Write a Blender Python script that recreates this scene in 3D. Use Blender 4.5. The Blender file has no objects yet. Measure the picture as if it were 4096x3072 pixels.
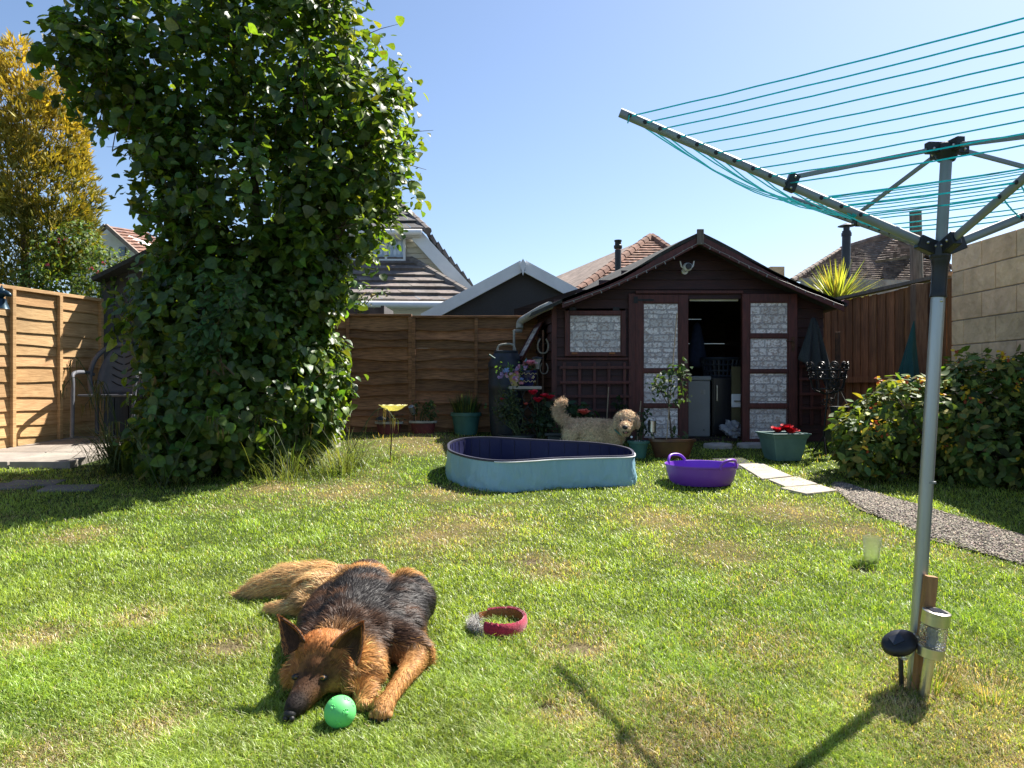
import bpy, bmesh, math, random
import numpy as np
from mathutils import Vector, Matrix
random.seed(7); RNG = np.random.default_rng(11)
PI = math.pi
scene = bpy.context.scene
col = scene.collection
CAMZ = 1.31; F = 740.0; SL = 0.065
def V(*a): return Vector(a)
def P(px, py, Y):                      # point seen at (px,py) standing at depth Y
    return V((px-512)/F*Y, Y, CAMZ+(384-py)/F*Y)
def gz(x, y):
    y = np.minimum(y, 10.3)
    return SL*y + 0.05*np.exp(-(((x+1.15)/.7)**2+((y-9.35)/.5)**2))
def G(px, py):
    Y = CAMZ/(SL+(py-384)/F); x = (px-512)/F*Y
    return V(x, Y, float(gz(x, Y)))
def GX(x, y, h=0): return V(x, y, float(gz(x, y))+h)
# ---------------------------------------------------------------- objects
WL = {}
def tag(o, label=None, cat=None, group=None, kind=None):
    if label: o['label'] = label
    if cat: o['category'] = cat
    if group: o['group'] = group
    if kind: o['kind'] = kind
    return o
def thing(name, label, cat, loc=(0,0,0), group=None):
    o = bpy.data.objects.new(name, None); col.objects.link(o)
    o.empty_display_size = .1
    o.location = loc; WL[o.name] = Vector(loc)
    return tag(o, label, cat, group)
def link(name, me, mat, parent=None, origin=None, smooth=None):
    org = WL[parent.name] if parent is not None else Vector(origin if origin is not None else (0,0,0))
    if org.length > 0: me.transform(Matrix.Translation(-org))
    o = bpy.data.objects.new(name, me); col.objects.link(o)
    if mat is not None:
        for m in (mat if isinstance(mat, (list, tuple)) else [mat]): me.materials.append(m)
    if parent is not None: o.parent = parent
    else: o.location = org
    WL[o.name] = org
    if smooth:
        me.shade_smooth(); me.set_sharp_from_angle(angle=math.radians(smooth))
    return o
class MB:
    def __init__(s): s.v=[]; s.f=[]; s.c=[]; s.t=(1,1,1); s.mi=[]; s.m=0
    def add(s, vs, fs):
        b=len(s.v); s.v += [tuple(x) for x in vs]; s.c += [s.t]*len(vs)
        for f in fs: s.f.append([b+i for i in f]); s.mi.append(s.m)
    def rt(s, lo=.8, hi=1.1, hue=.03):
        k=random.uniform(lo,hi); s.t=(k*(1+random.uniform(-hue,hue)),k,k*(1+random.uniform(-hue,hue))); return s
    def obox(s, c, ax, ay, az):
        c=Vector(c); ax=Vector(ax); ay=Vector(ay); az=Vector(az)
        vs=[c+ax*i+ay*j+az*k for k in(-1,1) for j in(-1,1) for i in(-1,1)]
        s.add(vs,[(0,2,3,1),(4,5,7,6),(0,1,5,4),(2,6,7,3),(0,4,6,2),(1,3,7,5)])
    def box(s,x0,x1,y0,y1,z0,z1):
        s.obox(((x0+x1)/2,(y0+y1)/2,(z0+z1)/2),((x1-x0)/2,0,0),(0,(y1-y0)/2,0),(0,0,(z1-z0)/2))
    def bar(s,a,b,w,h,up=(0,0,1)):
        a=Vector(a);b=Vector(b);d=b-a;u=Vector(up)
        x=d.cross(u)
        if x.length<1e-6: x=d.cross(Vector((0,1,0)))
        x.normalize(); u=x.cross(d).normalized()
        s.obox((a+b)/2, d/2, x*w/2, u*h/2)
    def tube(s,pts,r,n=8,cap=True,closed=False):
        pts=[Vector(p) for p in pts]; N=len(pts)
        rs=r if isinstance(r,(list,tuple)) else [r]*N
        prev=None; vs=[];fs=[]
        for i,p in enumerate(pts):
            if closed: d=pts[(i+1)%N]-pts[i-1]
            else: d=pts[min(i+1,N-1)]-pts[max(i-1,0)]
            if d.length<1e-9: d=Vector((0,0,1))
            d.normalize()
            if prev is None:
                x=d.cross(Vector((0,0,1)))
                if x.length<.1: x=d.cross(Vector((0,1,0)))
            else: x=prev-d*prev.dot(d)
            x.normalize(); prev=x; y=d.cross(x)
            for k in range(n):
                a=2*PI*k/n; vs.append(p+(x*math.cos(a)+y*math.sin(a))*rs[i])
        for i in range(N if closed else N-1):
            j=(i+1)%N
            for k in range(n):
                k2=(k+1)%n; fs.append((i*n+k,i*n+k2,j*n+k2,j*n+k))
        if cap and not closed: fs.append(tuple(range(n))[::-1]); fs.append(tuple((N-1)*n+k for k in range(n)))
        s.add(vs,fs)
    def lathe(s,c,prof,n=28,sx=1,sy=1,cap0=True,cap1=True,R=None):
        c=Vector(c);vs=[];fs=[];m=len(prof)
        for r,z in prof:
            for k in range(n):
                a=2*PI*k/n; q=Vector((r*math.cos(a)*sx,r*math.sin(a)*sy,z))
                vs.append(c+(R@q if R else q))
        for i in range(m-1):
            for k in range(n):
                k2=(k+1)%n; fs.append((i*n+k,i*n+k2,(i+1)*n+k2,(i+1)*n+k))
        if cap0: fs.append(tuple(range(n))[::-1])
        if cap1: fs.append(tuple((m-1)*n+k for k in range(n)))
        s.add(vs,fs)
    def sph(s,c,r,nu=14,nv=9,sc=(1,1,1),R=None):
        prof=[(math.sin(PI*i/nv)*1.0,-math.cos(PI*i/nv)) for i in range(nv+1)]
        c=Vector(c);vs=[];fs=[]
        for a,z in prof:
            a=max(a,1e-4)
            for k in range(nu):
                t=2*PI*k/nu; q=Vector((a*math.cos(t)*sc[0],a*math.sin(t)*sc[1],z*sc[2]))*r
                vs.append(c+(R@q if R else q))
        for i in range(nv):
            for k in range(nu):
                k2=(k+1)%nu; fs.append((i*nu+k,i*nu+k2,(i+1)*nu+k2,(i+1)*nu+k))
        s.add(vs,fs)
    def prism(s,pts,d):                 # polygon pts extruded by vector d
        pts=[Vector(p) for p in pts]; d=Vector(d); n=len(pts)
        s.add(pts+[p+d for p in pts],[tuple(range(n))[::-1],tuple(range(n,2*n))]+[(i,(i+1)%n,n+(i+1)%n,n+i) for i in range(n)])
    def poly(s,pts): s.add(pts,[tuple(range(len(pts)))])
    def mesh(s,name):
        me=bpy.data.meshes.new(name); me.from_pydata(s.v,[],s.f); me.update()
        ca=me.color_attributes.new('Col','FLOAT_COLOR','POINT')
        ca.data.foreach_set('color',np.array([(a,b,c,1) for a,b,c in s.c],dtype=np.float32).ravel())
        if any(s.mi): me.polygons.foreach_set('material_index',s.mi)
        bm=bmesh.new(); bm.from_mesh(me); bmesh.ops.recalc_face_normals(bm,faces=bm.faces); bm.to_mesh(me); bm.free()
        return me
    def build(s,name,mat,parent=None,origin=None,smooth=None,bevel=0):
        o=link(name,s.mesh(name),mat,parent,origin,smooth)
        if bevel:
            b=o.modifiers.new('bevel','BEVEL'); b.width=bevel; b.segments=2; b.limit_method='ANGLE'
        return o
def npmesh(name, Vt, Fc, C=None):
    me=bpy.data.meshes.new(name); n=len(Vt); m,k=Fc.shape
    me.vertices.add(n); me.vertices.foreach_set('co',np.ascontiguousarray(Vt,dtype=np.float32).ravel())
    me.loops.add(m*k); me.loops.foreach_set('vertex_index',np.ascontiguousarray(Fc,dtype=np.int32).ravel())
    me.polygons.add(m); me.polygons.foreach_set('loop_start',np.arange(0,m*k,k,dtype=np.int32))
    me.update(calc_edges=True)
    if C is not None:
        ca=me.color_attributes.new('Col','FLOAT_COLOR','POINT')
        ca.data.foreach_set('color',np.hstack([C,np.ones((n,1))]).astype(np.float32).ravel())
    return me
def nz(a): return a/np.maximum(np.linalg.norm(a,axis=-1,keepdims=True),1e-9)
_lat=np.random.default_rng(5).random((64,64))
def noise2(x,y):
    x=np.asarray(x,float);y=np.asarray(y,float)
    xi=np.floor(x).astype(int);yi=np.floor(y).astype(int);fx=x-xi;fy=y-yi
    fx=fx*fx*(3-2*fx);fy=fy*fy*(3-2*fy)
    L=lambda i,j:_lat[i%64,j%64]
    return (L(xi,yi)*(1-fx)+L(xi+1,yi)*fx)*(1-fy)+(L(xi,yi+1)*(1-fx)+L(xi+1,yi+1)*fx)*fy
def fbm(x,y): return .55*noise2(x,y)+.3*noise2(x*2.1+7,y*2.1+3)+.15*noise2(x*4.3+1,y*4.3+9)
# ---------------------------------------------------------------- materials
def lin(r,g,b):
    f=lambda c:(c/255/12.92) if c/255<.04045 else ((c/255+.055)/1.055)**2.4
    return (f(r),f(g),f(b))
def nt(name):
    m=bpy.data.materials.new(name); m.use_nodes=True; t=m.node_tree
    return m,t,t.nodes['Principled BSDF'],t.nodes,t.links
def pm(name,c,c2=None,rough=.7,scale=8,stretch=(1,1,1),bump=.15,bscale=None,metal=0,tint=False,spec=.4,con=(.35,.65),bdist=.01,coat=0,sheen=0,big=.25):
    m,t,b,N,L=nt(name)
    if c2 is None: c2=tuple(x*.7 for x in c)
    tc=N.new('ShaderNodeTexCoord'); mp=N.new('ShaderNodeMapping'); mp.inputs['Scale'].default_value=stretch
    L.new(tc.outputs['Object'],mp.inputs['Vector'])
    n=N.new('ShaderNodeTexNoise'); n.inputs['Scale'].default_value=scale; n.inputs['Detail'].default_value=7; n.inputs['Roughness'].default_value=.6
    L.new(mp.outputs[0],n.inputs['Vector'])
    r=N.new('ShaderNodeValToRGB'); r.color_ramp.elements[0].position=con[0]; r.color_ramp.elements[1].position=con[1]
    r.color_ramp.elements[0].color=(*c2,1); r.color_ramp.elements[1].color=(*c,1)
    L.new(n.outputs['Fac'],r.inputs['Fac']); out=r.outputs['Color']
    n3=N.new('ShaderNodeTexNoise'); n3.inputs['Scale'].default_value=1.7; n3.inputs['Detail'].default_value=5
    L.new(tc.outputs['Object'],n3.inputs['Vector'])
    mr=N.new('ShaderNodeMapRange'); mr.inputs[1].default_value=.3; mr.inputs[2].default_value=.7; mr.inputs[3].default_value=1-big; mr.inputs[4].default_value=1+big*.5
    L.new(n3.outputs['Fac'],mr.inputs[0])
    mx=N.new('ShaderNodeVectorMath'); mx.operation='SCALE'; L.new(out,mx.inputs[0]); L.new(mr.outputs[0],mx.inputs['Scale']); out=mx.outputs[0]
    if tint:
        at=N.new('ShaderNodeAttribute'); at.attribute_name='Col'
        mm=N.new('ShaderNodeVectorMath'); mm.operation='MULTIPLY'; L.new(out,mm.inputs[0]); L.new(at.outputs['Color'],mm.inputs[1]); out=mm.outputs[0]
    L.new(out,b.inputs['Base Color'])
    b.inputs['Roughness'].default_value=rough; b.inputs['Metallic'].default_value=metal
    b.inputs['Specular IOR Level'].default_value=spec
    if coat: b.inputs['Coat Weight'].default_value=coat
    if sheen: b.inputs['Sheen Weight'].default_value=sheen
    if bump:
        n2=N.new('ShaderNodeTexNoise'); n2.inputs['Scale'].default_value=bscale or scale*2.5; n2.inputs['Detail'].default_value=6
        L.new(mp.outputs[0],n2.inputs['Vector'])
        bp=N.new('ShaderNodeBump'); bp.inputs['Strength'].default_value=bump; bp.inputs['Distance'].default_value=bdist
        L.new(n2.outputs['Fac'],bp.inputs['Height']); L.new(bp.outputs[0],b.inputs['Normal'])
    return m
def leafm(name,trans=.4,rough=.45,tcol=(1.3,1.25,.35),spec=.4,var=.35):
    m,t,b,N,L=nt(name)
    at=N.new('ShaderNodeAttribute'); at.attribute_name='Col'
    tc=N.new('ShaderNodeTexCoord'); n=N.new('ShaderNodeTexNoise'); n.inputs['Scale'].default_value=45; n.inputs['Detail'].default_value=4
    L.new(tc.outputs['Object'],n.inputs['Vector'])
    mr=N.new('ShaderNodeMapRange'); mr.inputs[1].default_value=.3; mr.inputs[2].default_value=.7; mr.inputs[3].default_value=1-var; mr.inputs[4].default_value=1+var*.4
    L.new(n.outputs['Fac'],mr.inputs[0])
    mx=N.new('ShaderNodeVectorMath'); mx.operation='SCALE'; L.new(at.outputs['Color'],mx.inputs[0]); L.new(mr.outputs[0],mx.inputs['Scale'])
    L.new(mx.outputs[0],b.inputs['Base Color']); b.inputs['Roughness'].default_value=rough; b.inputs['Specular IOR Level'].default_value=spec
    if trans:
        tr=N.new('ShaderNodeBsdfTranslucent'); mu=N.new('ShaderNodeVectorMath'); mu.operation='MULTIPLY'; mu.inputs[1].default_value=tcol
        L.new(mx.outputs[0],mu.inputs[0]); L.new(mu.outputs[0],tr.inputs['Color'])
        ms=N.new('ShaderNodeMixShader'); ms.inputs[0].default_value=trans
        L.new(b.outputs[0],ms.inputs[1]); L.new(tr.outputs[0],ms.inputs[2]); L.new(ms.outputs[0],N['Material Output'].inputs['Surface'])
    return m
def glassm(name,c=(1,1,1),rough=.05,bump=0,bscale=60):
    m,t,b,N,L=nt(name)
    b.inputs['Base Color'].default_value=(*c,1); b.inputs['Roughness'].default_value=rough
    b.inputs['Transmission Weight'].default_value=1; b.inputs['IOR'].default_value=1.4
    if bump:
        tc=N.new('ShaderNodeTexCoord'); n=N.new('ShaderNodeTexNoise'); n.inputs['Scale'].default_value=bscale; L.new(tc.outputs['Object'],n.inputs['Vector'])
        bp=N.new('ShaderNodeBump'); bp.inputs['Strength'].default_value=bump; bp.inputs['Distance'].default_value=.01; L.new(n.outputs['Fac'],bp.inputs['Height']); L.new(bp.outputs[0],b.inputs['Normal'])
    return m
# ---------------------------------------------------------------- leaves
TM={}
TM['hazel']=([0,.10,.36,.66,.86,1],[.04,.30,.47,.38,.19,.0],.15)
TM['ovate']=([0,.35,.7,1],[.04,.27,.2,.01],.07)
TM['lance']=([0,.5,1],[.02,.13,.005],.03)
TM['needle']=([0,.45,1],[.025,.075,.004],.01)
TM['petal']=([0,.5,1],[.12,.45,.3],.12)
def leaves(name,C,Nn,size,colr,tm,mat,parent=None,origin=None,down=.5,curl=.15,T=None):
    us,ws,fold=TM[tm]; n=len(C); C=np.asarray(C,float); Nn=nz(np.asarray(Nn,float))
    if T is None: T=RNG.normal(size=(n,3))+np.array([0,0,-down*2])
    T=nz(T-Nn*(T*Nn).sum(1,keepdims=True)); B=np.cross(Nn,T)
    size=np.asarray(size,float).reshape(n,1)
    rows=[]; cu=RNG.normal(curl,abs(curl)+.05,(n,1)); wob=RNG.normal(0,.05,(n,1))
    for u,w in zip(us,ws):
        jag=1+RNG.normal(0,.10,(n,1))
        for sgn in (-1,0,1):
            h=(fold*abs(sgn)*(w*2)) - cu*u*u + (wob*sgn if 0<u<1 else 0)
            rows.append(C+size*(T*u+B*(w*sgn*jag*(1+wob))+Nn*h))
    R=len(us); Vt=np.stack(rows,1).reshape(-1,3)
    f=[]
    for i in range(R-1):
        for j in range(2): f.append((i*3+j,i*3+j+1,(i+1)*3+j+1,(i+1)*3+j))
    f=np.array(f); Fc=(f[None]+(np.arange(n)*R*3)[:,None,None]).reshape(-1,4)
    Cc=np.repeat(np.asarray(colr,float),R*3,axis=0)
    return link(name,npmesh(name,Vt,Fc,Cc),mat,parent,origin)
def vary(base,n,v=.25,hue=.12,alt=None,pa=.2):
    c=np.tile(np.array(base,float),(n,1))
    if alt is not None:
        k=RNG.random((n,1))<pa; c=np.where(k,np.array(alt),c)
    return np.clip(c*(1+RNG.normal(0,v,(n,1)))*(1+RNG.normal(0,hue,(n,3))),.002,1)
def shellpts(ells,n,thick=.14,clip=.72,zmin=None,lump=.06):
    """points on a union of ellipsoids; ells = (cx,cy,cz,rx,ry,rz)"""
    E=np.array(ells,float); ar=(E[:,3]*E[:,4]+E[:,4]*E[:,5]+E[:,3]*E[:,5]); k=RNG.choice(len(E),size=n*2,p=ar/ar.sum())
    d=nz(RNG.normal(size=(n*2,3))); r=1-np.abs(RNG.normal(0,thick,(n*2,1)))+RNG.normal(0,.04,(n*2,1))
    q0=E[k,:3]+d*E[k,3:]; r=r*(1+lump*(np.sin(q0[:,:1]*9+q0[:,2:]*5)*.5+np.sin(q0[:,2:]*13+q0[:,1:2]*7)*.5+np.sin(q0[:,:1]*17-q0[:,2:]*11)*.35))
    p=E[k,:3]+d*r*E[k,3:]; nn=nz(d/E[k,3:])
    keep=np.ones(n*2,bool)
    for j,e in enumerate(E):
        q=np.linalg.norm((p-e[:3])/e[3:],axis=1); keep&=~((q<clip)&(k!=j))
    if zmin is not None: keep&=p[:,2]>zmin
    return p[keep][:n],nn[keep][:n]
def ribbons(name,roots,dirs,length,width,colr,mat,parent=None,origin=None,seg=5,droop=.6,taper=True,colr_tip=None):
    """arching grass blades"""
    n=len(roots); roots=np.asarray(roots,float); dirs=nz(np.asarray(dirs,float)); L=np.asarray(length,float).reshape(n,1)
    side=nz(np.cross(dirs,np.array([0,0,1.]))+1e-6); W=np.asarray(width,float).reshape(-1,1)*np.ones((n,1)); dr=np.asarray(droop,float).reshape(-1,1)*np.ones((n,1))
    rows=[];cc=[]; colr=np.asarray(colr); ct=colr if colr_tip is None else np.asarray(colr_tip)
    for i in range(seg+1):
        u=i/seg; p=roots+L*(dirs*u+np.array([0,0,-1.])*dr*u**2.2); w=W*(1-u**2*.95 if taper else 1)*.5
        rows+= [p-side*w,p+side*w]; c=colr*(1-u)+ct*u; cc+=[c,c]
    Vt=np.stack(rows,1).reshape(-1,3); Cc=np.stack(cc,1).reshape(-1,3)
    f=np.array([(2*i,2*i+1,2*i+3,2*i+2) for i in range(seg)]); Fc=(f[None]+(np.arange(n)*(seg+1)*2)[:,None,None]).reshape(-1,4)
    return link(name,npmesh(name,Vt,Fc,Cc),mat,parent,origin)
def catmull(pts,k=6,closed=False):
    pts=[Vector(p) for p in pts]; n=len(pts); out=[]
    for i in range(n if closed else n-1):
        g=lambda j: pts[j%n] if closed else pts[min(max(j,0),n-1)]
        a,b,c,d=g(i-1),g(i),g(i+1),g(i+2)
        for s in range(k):
            t=s/k; out.append(.5*((2*b)+(c-a)*t+(2*a-5*b+4*c-d)*t*t+(3*b-a-3*c+d)*t**3))
    if not closed: out.append(pts[-1])
    return out
def copy_tree(o,parent=None):
    c=o.copy(); col.objects.link(c); WL[c.name]=WL[o.name]
    if parent is not None: c.parent=parent
    for ch in list(o.children): copy_tree(ch,c)
    return c
M={}
# ================================================================ materials
M['lawn_soil']=None
M['fence_new']=pm('fence_wood_golden',(.55,.35,.165),(.37,.215,.09),rough=.8,scale=5,stretch=(1,1.2,14),bump=.3,tint=True,big=.3)
M['fence_old']=pm('fence_wood_brown',(.31,.155,.075),(.12,.06,.03),rough=.85,scale=5,stretch=(1.2,1,16),bump=.35,tint=True,big=.35)
M['fence_vert']=pm('fence_wood_upright',(.30,.13,.05),(.14,.06,.024),rough=.85,scale=5,stretch=(9,9,.8),bump=.35,tint=True,big=.3)
M['post_wood']=pm('post_wood',(.22,.14,.09),(.12,.07,.045),rough=.85,scale=6,stretch=(8,8,.8),bump=.3)
M['grey_wood']=pm('weathered_pole',(.20,.17,.14),(.10,.085,.07),rough=.9,scale=6,stretch=(8,8,.7),bump=.3)
M['shed']=pm('shed_stain',(.060,.021,.019),(.032,.012,.011),rough=.6,scale=5,stretch=(1,1,14),bump=.3,tint=True,big=.3)
M['shed_red']=pm('shed_red_stain',(.115,.030,.025),(.062,.017,.015),rough=.55,scale=5,stretch=(9,1,1.2),bump=.2,tint=True,big=.3)
M['shed_in']=pm('shed_inside_wood',(.05,.03,.022),(.025,.015,.012),rough=.9,scale=5,stretch=(1,1,10),bump=.2)
M['felt']=pm('roof_felt',(.05,.05,.046),(.025,.025,.024),rough=.95,scale=30,bump=.5)
M['leftshed']=pm('dark_shed_boards',(.085,.075,.07),(.055,.05,.047),rough=.8,scale=5,stretch=(12,12,.6),bump=.2,tint=True)
M['block']=pm('concrete_block',(.95,.63,.37),(.78,.50,.29),rough=.95,scale=7,bump=.8,bscale=14,bdist=.03,tint=True,big=.25)
M['mortar']=pm('mortar',(.38,.29,.21),(.28,.21,.16),rough=1,scale=20,bump=.4)
M['cream']=pm('cream_cladding',(.72,.68,.56),(.64,.60,.49),rough=.6,scale=4,bump=.03,tint=True,big=.06)
M['white']=pm('white_plastic',(.80,.81,.82),(.73,.74,.75),rough=.4,scale=4,bump=.02,big=.06)
M['offwhite']=pm('dirty_white_plastic',(.42,.42,.39),(.26,.25,.22),rough=.6,scale=12,bump=.05)
M['render_w']=pm('white_render',(.78,.78,.77),(.70,.70,.69),rough=.8,scale=10,bump=.1,big=.08)
M['tile_grey']=pm('concrete_tile',(.235,.20,.18),(.16,.135,.12),rough=.9,scale=9,bump=.3,tint=True)
M['tile_dark']=pm('dark_tile',(.10,.095,.095),(.065,.062,.063),rough=.9,scale=9,bump=.3,tint=True)
M['tile_brown']=pm('brown_clay_tile',(.30,.235,.195),(.17,.13,.105),rough=.9,scale=6,bump=.3,tint=True)
M['tile_red']=pm('red_clay_tile',(.27,.145,.10),(.18,.10,.072),rough=.9,scale=6,bump=.3,tint=True)
M['pebbledash']=pm('dark_pebbledash',(.075,.073,.074),(.042,.041,.042),rough=1,scale=70,bump=.6,big=.1)
M['alu']=pm('grey_aluminium',(.42,.44,.45),(.37,.39,.40),rough=.38,metal=.75,scale=3,stretch=(20,20,1),bump=.03,big=.08)
M['arm']=pm('grey_coated_arm',(.26,.275,.27),(.22,.235,.23),rough=.42,metal=.35,scale=6,bump=.03,big=.08)
M['black']=pm('black_plastic',(.018,.019,.021),(.012,.012,.014),rough=.38,scale=10,bump=.05)
M['blackmatt']=pm('black_rubber',(.022,.022,.024),(.014,.014,.015),rough=.8,scale=20,bump=.1)
M['line']=leafm('turquoise_line',trans=.55,rough=.5,tcol=(1.1,1.15,1.35),var=.1)
M['steel']=pm('brushed_steel',(.55,.53,.49),(.48,.46,.43),rough=.3,metal=.95,scale=4,stretch=(1,1,20),bump=.03,big=.08)
M['stake']=pm('stake_wood',(.38,.21,.085),(.26,.13,.05),rough=.8,scale=6,stretch=(8,8,.8),bump=.2)
M['iron']=pm('black_iron',(.020,.020,.021),(.012,.012,.013),rough=.42,metal=.4,scale=30,bump=.15)
M['rust']=pm('rusty_iron',(.10,.045,.022),(.045,.022,.014),rough=.85,scale=20,bump=.3)
M['pool_out']=pm('pool_blue_vinyl',(.25,.43,.53),(.22,.40,.50),rough=.42,scale=3,stretch=(1,1,.3),bump=.9,bscale=5,bdist=.06,big=.08)
M['pool_in']=pm('pool_navy_vinyl',(.012,.015,.066),(.010,.012,.055),rough=.5,scale=3,bump=.35,bscale=6,bdist=.02,big=.1)
M['pool_rim']=pm('pool_rim_navy',(.045,.045,.075),(.03,.03,.05),rough=.5,scale=10,bump=.1)
M['purple']=pm('purple_rubber',(.19,.055,.45),(.17,.05,.41),rough=.38,scale=5,bump=.03,big=.06)
M['ball']=pm('green_rubber',(.135,.62,.17),(.12,.57,.155),rough=.55,scale=8,bump=.05,bscale=60,big=.05)
M['teal']=pm('teal_plastic',(.055,.16,.135),(.04,.12,.105),rough=.5,scale=8,bump=.08)
M['teal_pale']=pm('pale_teal_plastic',(.12,.215,.19),(.09,.17,.155),rough=.5,scale=8,bump=.08)
M['darkpot']=pm('dark_plastic_pot',(.025,.03,.035),(.016,.02,.024),rough=.5,scale=8,bump=.08)
M['barrel']=pm('barrel_plastic',(.030,.037,.050),(.022,.027,.038),rough=.45,scale=8,bump=.06)
M['maroonpot']=pm('maroon_pot',(.17,.028,.03),(.09,.02,.022),rough=.6,scale=6,bump=.1)
M['brownpot']=pm('brown_glazed_pot',(.13,.055,.028),(.065,.03,.018),rough=.35,scale=6,bump=.1)
M['bluepot']=pm('cobalt_pot',(.012,.013,.07),(.008,.008,.045),rough=.18,scale=6,bump=.02)
M['creampot']=pm('cream_pot',(.50,.42,.20),(.35,.28,.12),rough=.6,scale=9,bump=.15)
M['cream_line']=pm('cream_paint',(.62,.5,.26),rough=.5,scale=9,bump=0)
M['soil']=pm('potting_soil',(.045,.03,.02),(.02,.014,.01),rough=1,scale=40,bump=.8)
M['stone']=pm('pale_stone',(.52,.49,.44),(.33,.30,.27),rough=.95,scale=8,bump=.7,bdist=.02,tint=True)
M['slab']=pm('paving_slab',(.44,.39,.33),(.33,.29,.25),rough=.95,scale=8,bump=.3,tint=True)
M['chair']=pm('grey_plastic',(.11,.115,.135),(.08,.085,.10),rough=.6,scale=8,bump=.06)
M['tarp']=pm('dark_mesh_cloth',(.035,.042,.045),(.02,.025,.028),rough=.8,scale=60,bump=.4)
M['parasol']=pm('dark_green_cloth',(.012,.075,.065),(.008,.055,.05),rough=.8,scale=30,stretch=(4,4,.5),bump=.2)
M['freezer']=pm('grey_appliance',(.26,.265,.26),(.23,.235,.23),rough=.45,scale=4,bump=.02,big=.08)
M['fridge']=pm('black_appliance',(.02,.021,.025),(.015,.016,.02),rough=.25,scale=4,bump=.02)
M['bag']=pm('clear_plastic_bag',(.45,.45,.47),(.22,.22,.24),rough=.25,scale=9,bump=.8,bdist=.04)
M['blind']=pm('cream_blind',(.62,.58,.44),rough=.6,scale=9,bump=.03)
M['cloth']=pm('red_felt',(.35,.018,.055),(.24,.010,.035),rough=.95,scale=60,bump=.8,bscale=200,bdist=.004,sheen=.3)
M['leather']=pm('tan_leather',(.36,.13,.035),(.25,.08,.022),rough=.5,scale=25,bump=.2)
M['bamboo']=pm('bamboo_cane',(.42,.33,.22),(.28,.21,.14),rough=.6,scale=14,bump=.1)
M['bark']=pm('bark',(.12,.085,.055),(.06,.042,.03),rough=.95,scale=14,stretch=(3,3,1),bump=.7)
M['stem']=pm('green_stem',(.06,.085,.03),(.04,.055,.02),rough=.8,scale=14,bump=.2)
M['yellow_glass']=leafm('yellow_glass_dish',trans=.5,rough=.15,tcol=(1.0,1.0,.8),var=.15)
M['leaf']=leafm('hazel_leaf',trans=.45,rough=.42,tcol=(2.3,2.0,.45),spec=.4)
M['leaf2']=leafm('shrub_leaf',trans=.38,rough=.55,tcol=(1.7,1.55,.4),spec=.2)
M['needle']=leafm('conifer_frond',trans=.35,rough=.6,tcol=(1.3,1.1,.4))
M['blade']=leafm('grass_blade',trans=.42,rough=.40,tcol=(1.45,1.4,.45),spec=.45,var=.25)
M['flower']=leafm('petals',trans=.3,rough=.6,tcol=(1.1,1,1),var=.15)
M['fur']=leafm('dog_fur',trans=.18,rough=.5,tcol=(1.1,1,.9),spec=.25,var=.2)
M['fur_curly']=leafm('curly_fur',trans=.15,rough=.75,tcol=(1.1,1,.9),spec=.2,var=.35)
M['skin']=leafm('dog_coat',trans=0,rough=.7,spec=.2,var=.4)
M['nose']=pm('dog_nose',(.014,.013,.013),(.009,.008,.008),rough=.55,scale=60,bump=.4,bdist=.002)
M['eye']=pm('dog_eye',(.05,.028,.01),(.01,.006,.004),rough=.06,scale=30,bump=0,spec=.6)
M['tongue']=pm('tongue',(.45,.16,.17),rough=.4,scale=20,bump=.1)
M['glass']=glassm('clear_glass',(.93,.97,.94),.28,.7,60)
M['glassr']=glassm('ribbed_glass',(.95,.97,.95),.08,.6,90)
M['solar']=pm('solar_panel',(.035,.04,.055),(.025,.028,.04),rough=.12,scale=10,bump=0)
M['pane']=pm('window_glass',(.10,.13,.17),(.07,.09,.12),rough=.08,scale=2,bump=0,spec=.8)
M['teal_metal']=pm('teal_painted_metal',(.018,.05,.075),(.012,.035,.055),rough=.35,metal=.4,scale=20,bump=.1)
M['bulb']=pm('tiny_clear_bulb',(.36,.35,.32),rough=.2,scale=20,bump=0)
M['wire']=pm('thin_cable',(.30,.29,.26),rough=.6,scale=20,bump=0)
M['pink_towel']=pm('navy_cloth',(.02,.03,.07),rough=.9,scale=20,bump=.3)
M['yboard']=pm('yellow_board',(.15,.13,.06),rough=.7,scale=6,bump=.05)
M['mat']=pm('black_rubber_mat',(.018,.018,.02),rough=.9,scale=50,bump=.4)
def curtain():
    m,t,b,N,L=nt('lace_curtain')
    tc=N.new('ShaderNodeTexCoord'); mp=N.new('ShaderNodeMapping'); mp.inputs['Scale'].default_value=(9,9,5); L.new(tc.outputs['Object'],mp.inputs['Vector'])
    v=N.new('ShaderNodeTexVoronoi'); v.inputs['Scale'].default_value=1; v.inputs['Randomness'].default_value=.15; L.new(mp.outputs[0],v.inputs['Vector'])
    r=N.new('ShaderNodeValToRGB'); r.color_ramp.elements[0].position=.25; r.color_ramp.elements[1].position=.5
    r.color_ramp.elements[0].color=(.62,.70,.80,1); r.color_ramp.elements[1].color=(.33,.42,.55,1)
    L.new(v.outputs['Distance'],r.inputs['Fac']); L.new(r.outputs['Color'],b.inputs['Base Color'])
    b.inputs['Roughness'].default_value=.25; b.inputs['Coat Weight'].default_value=.6
    return m
M['curtain']=curtain()
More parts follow.
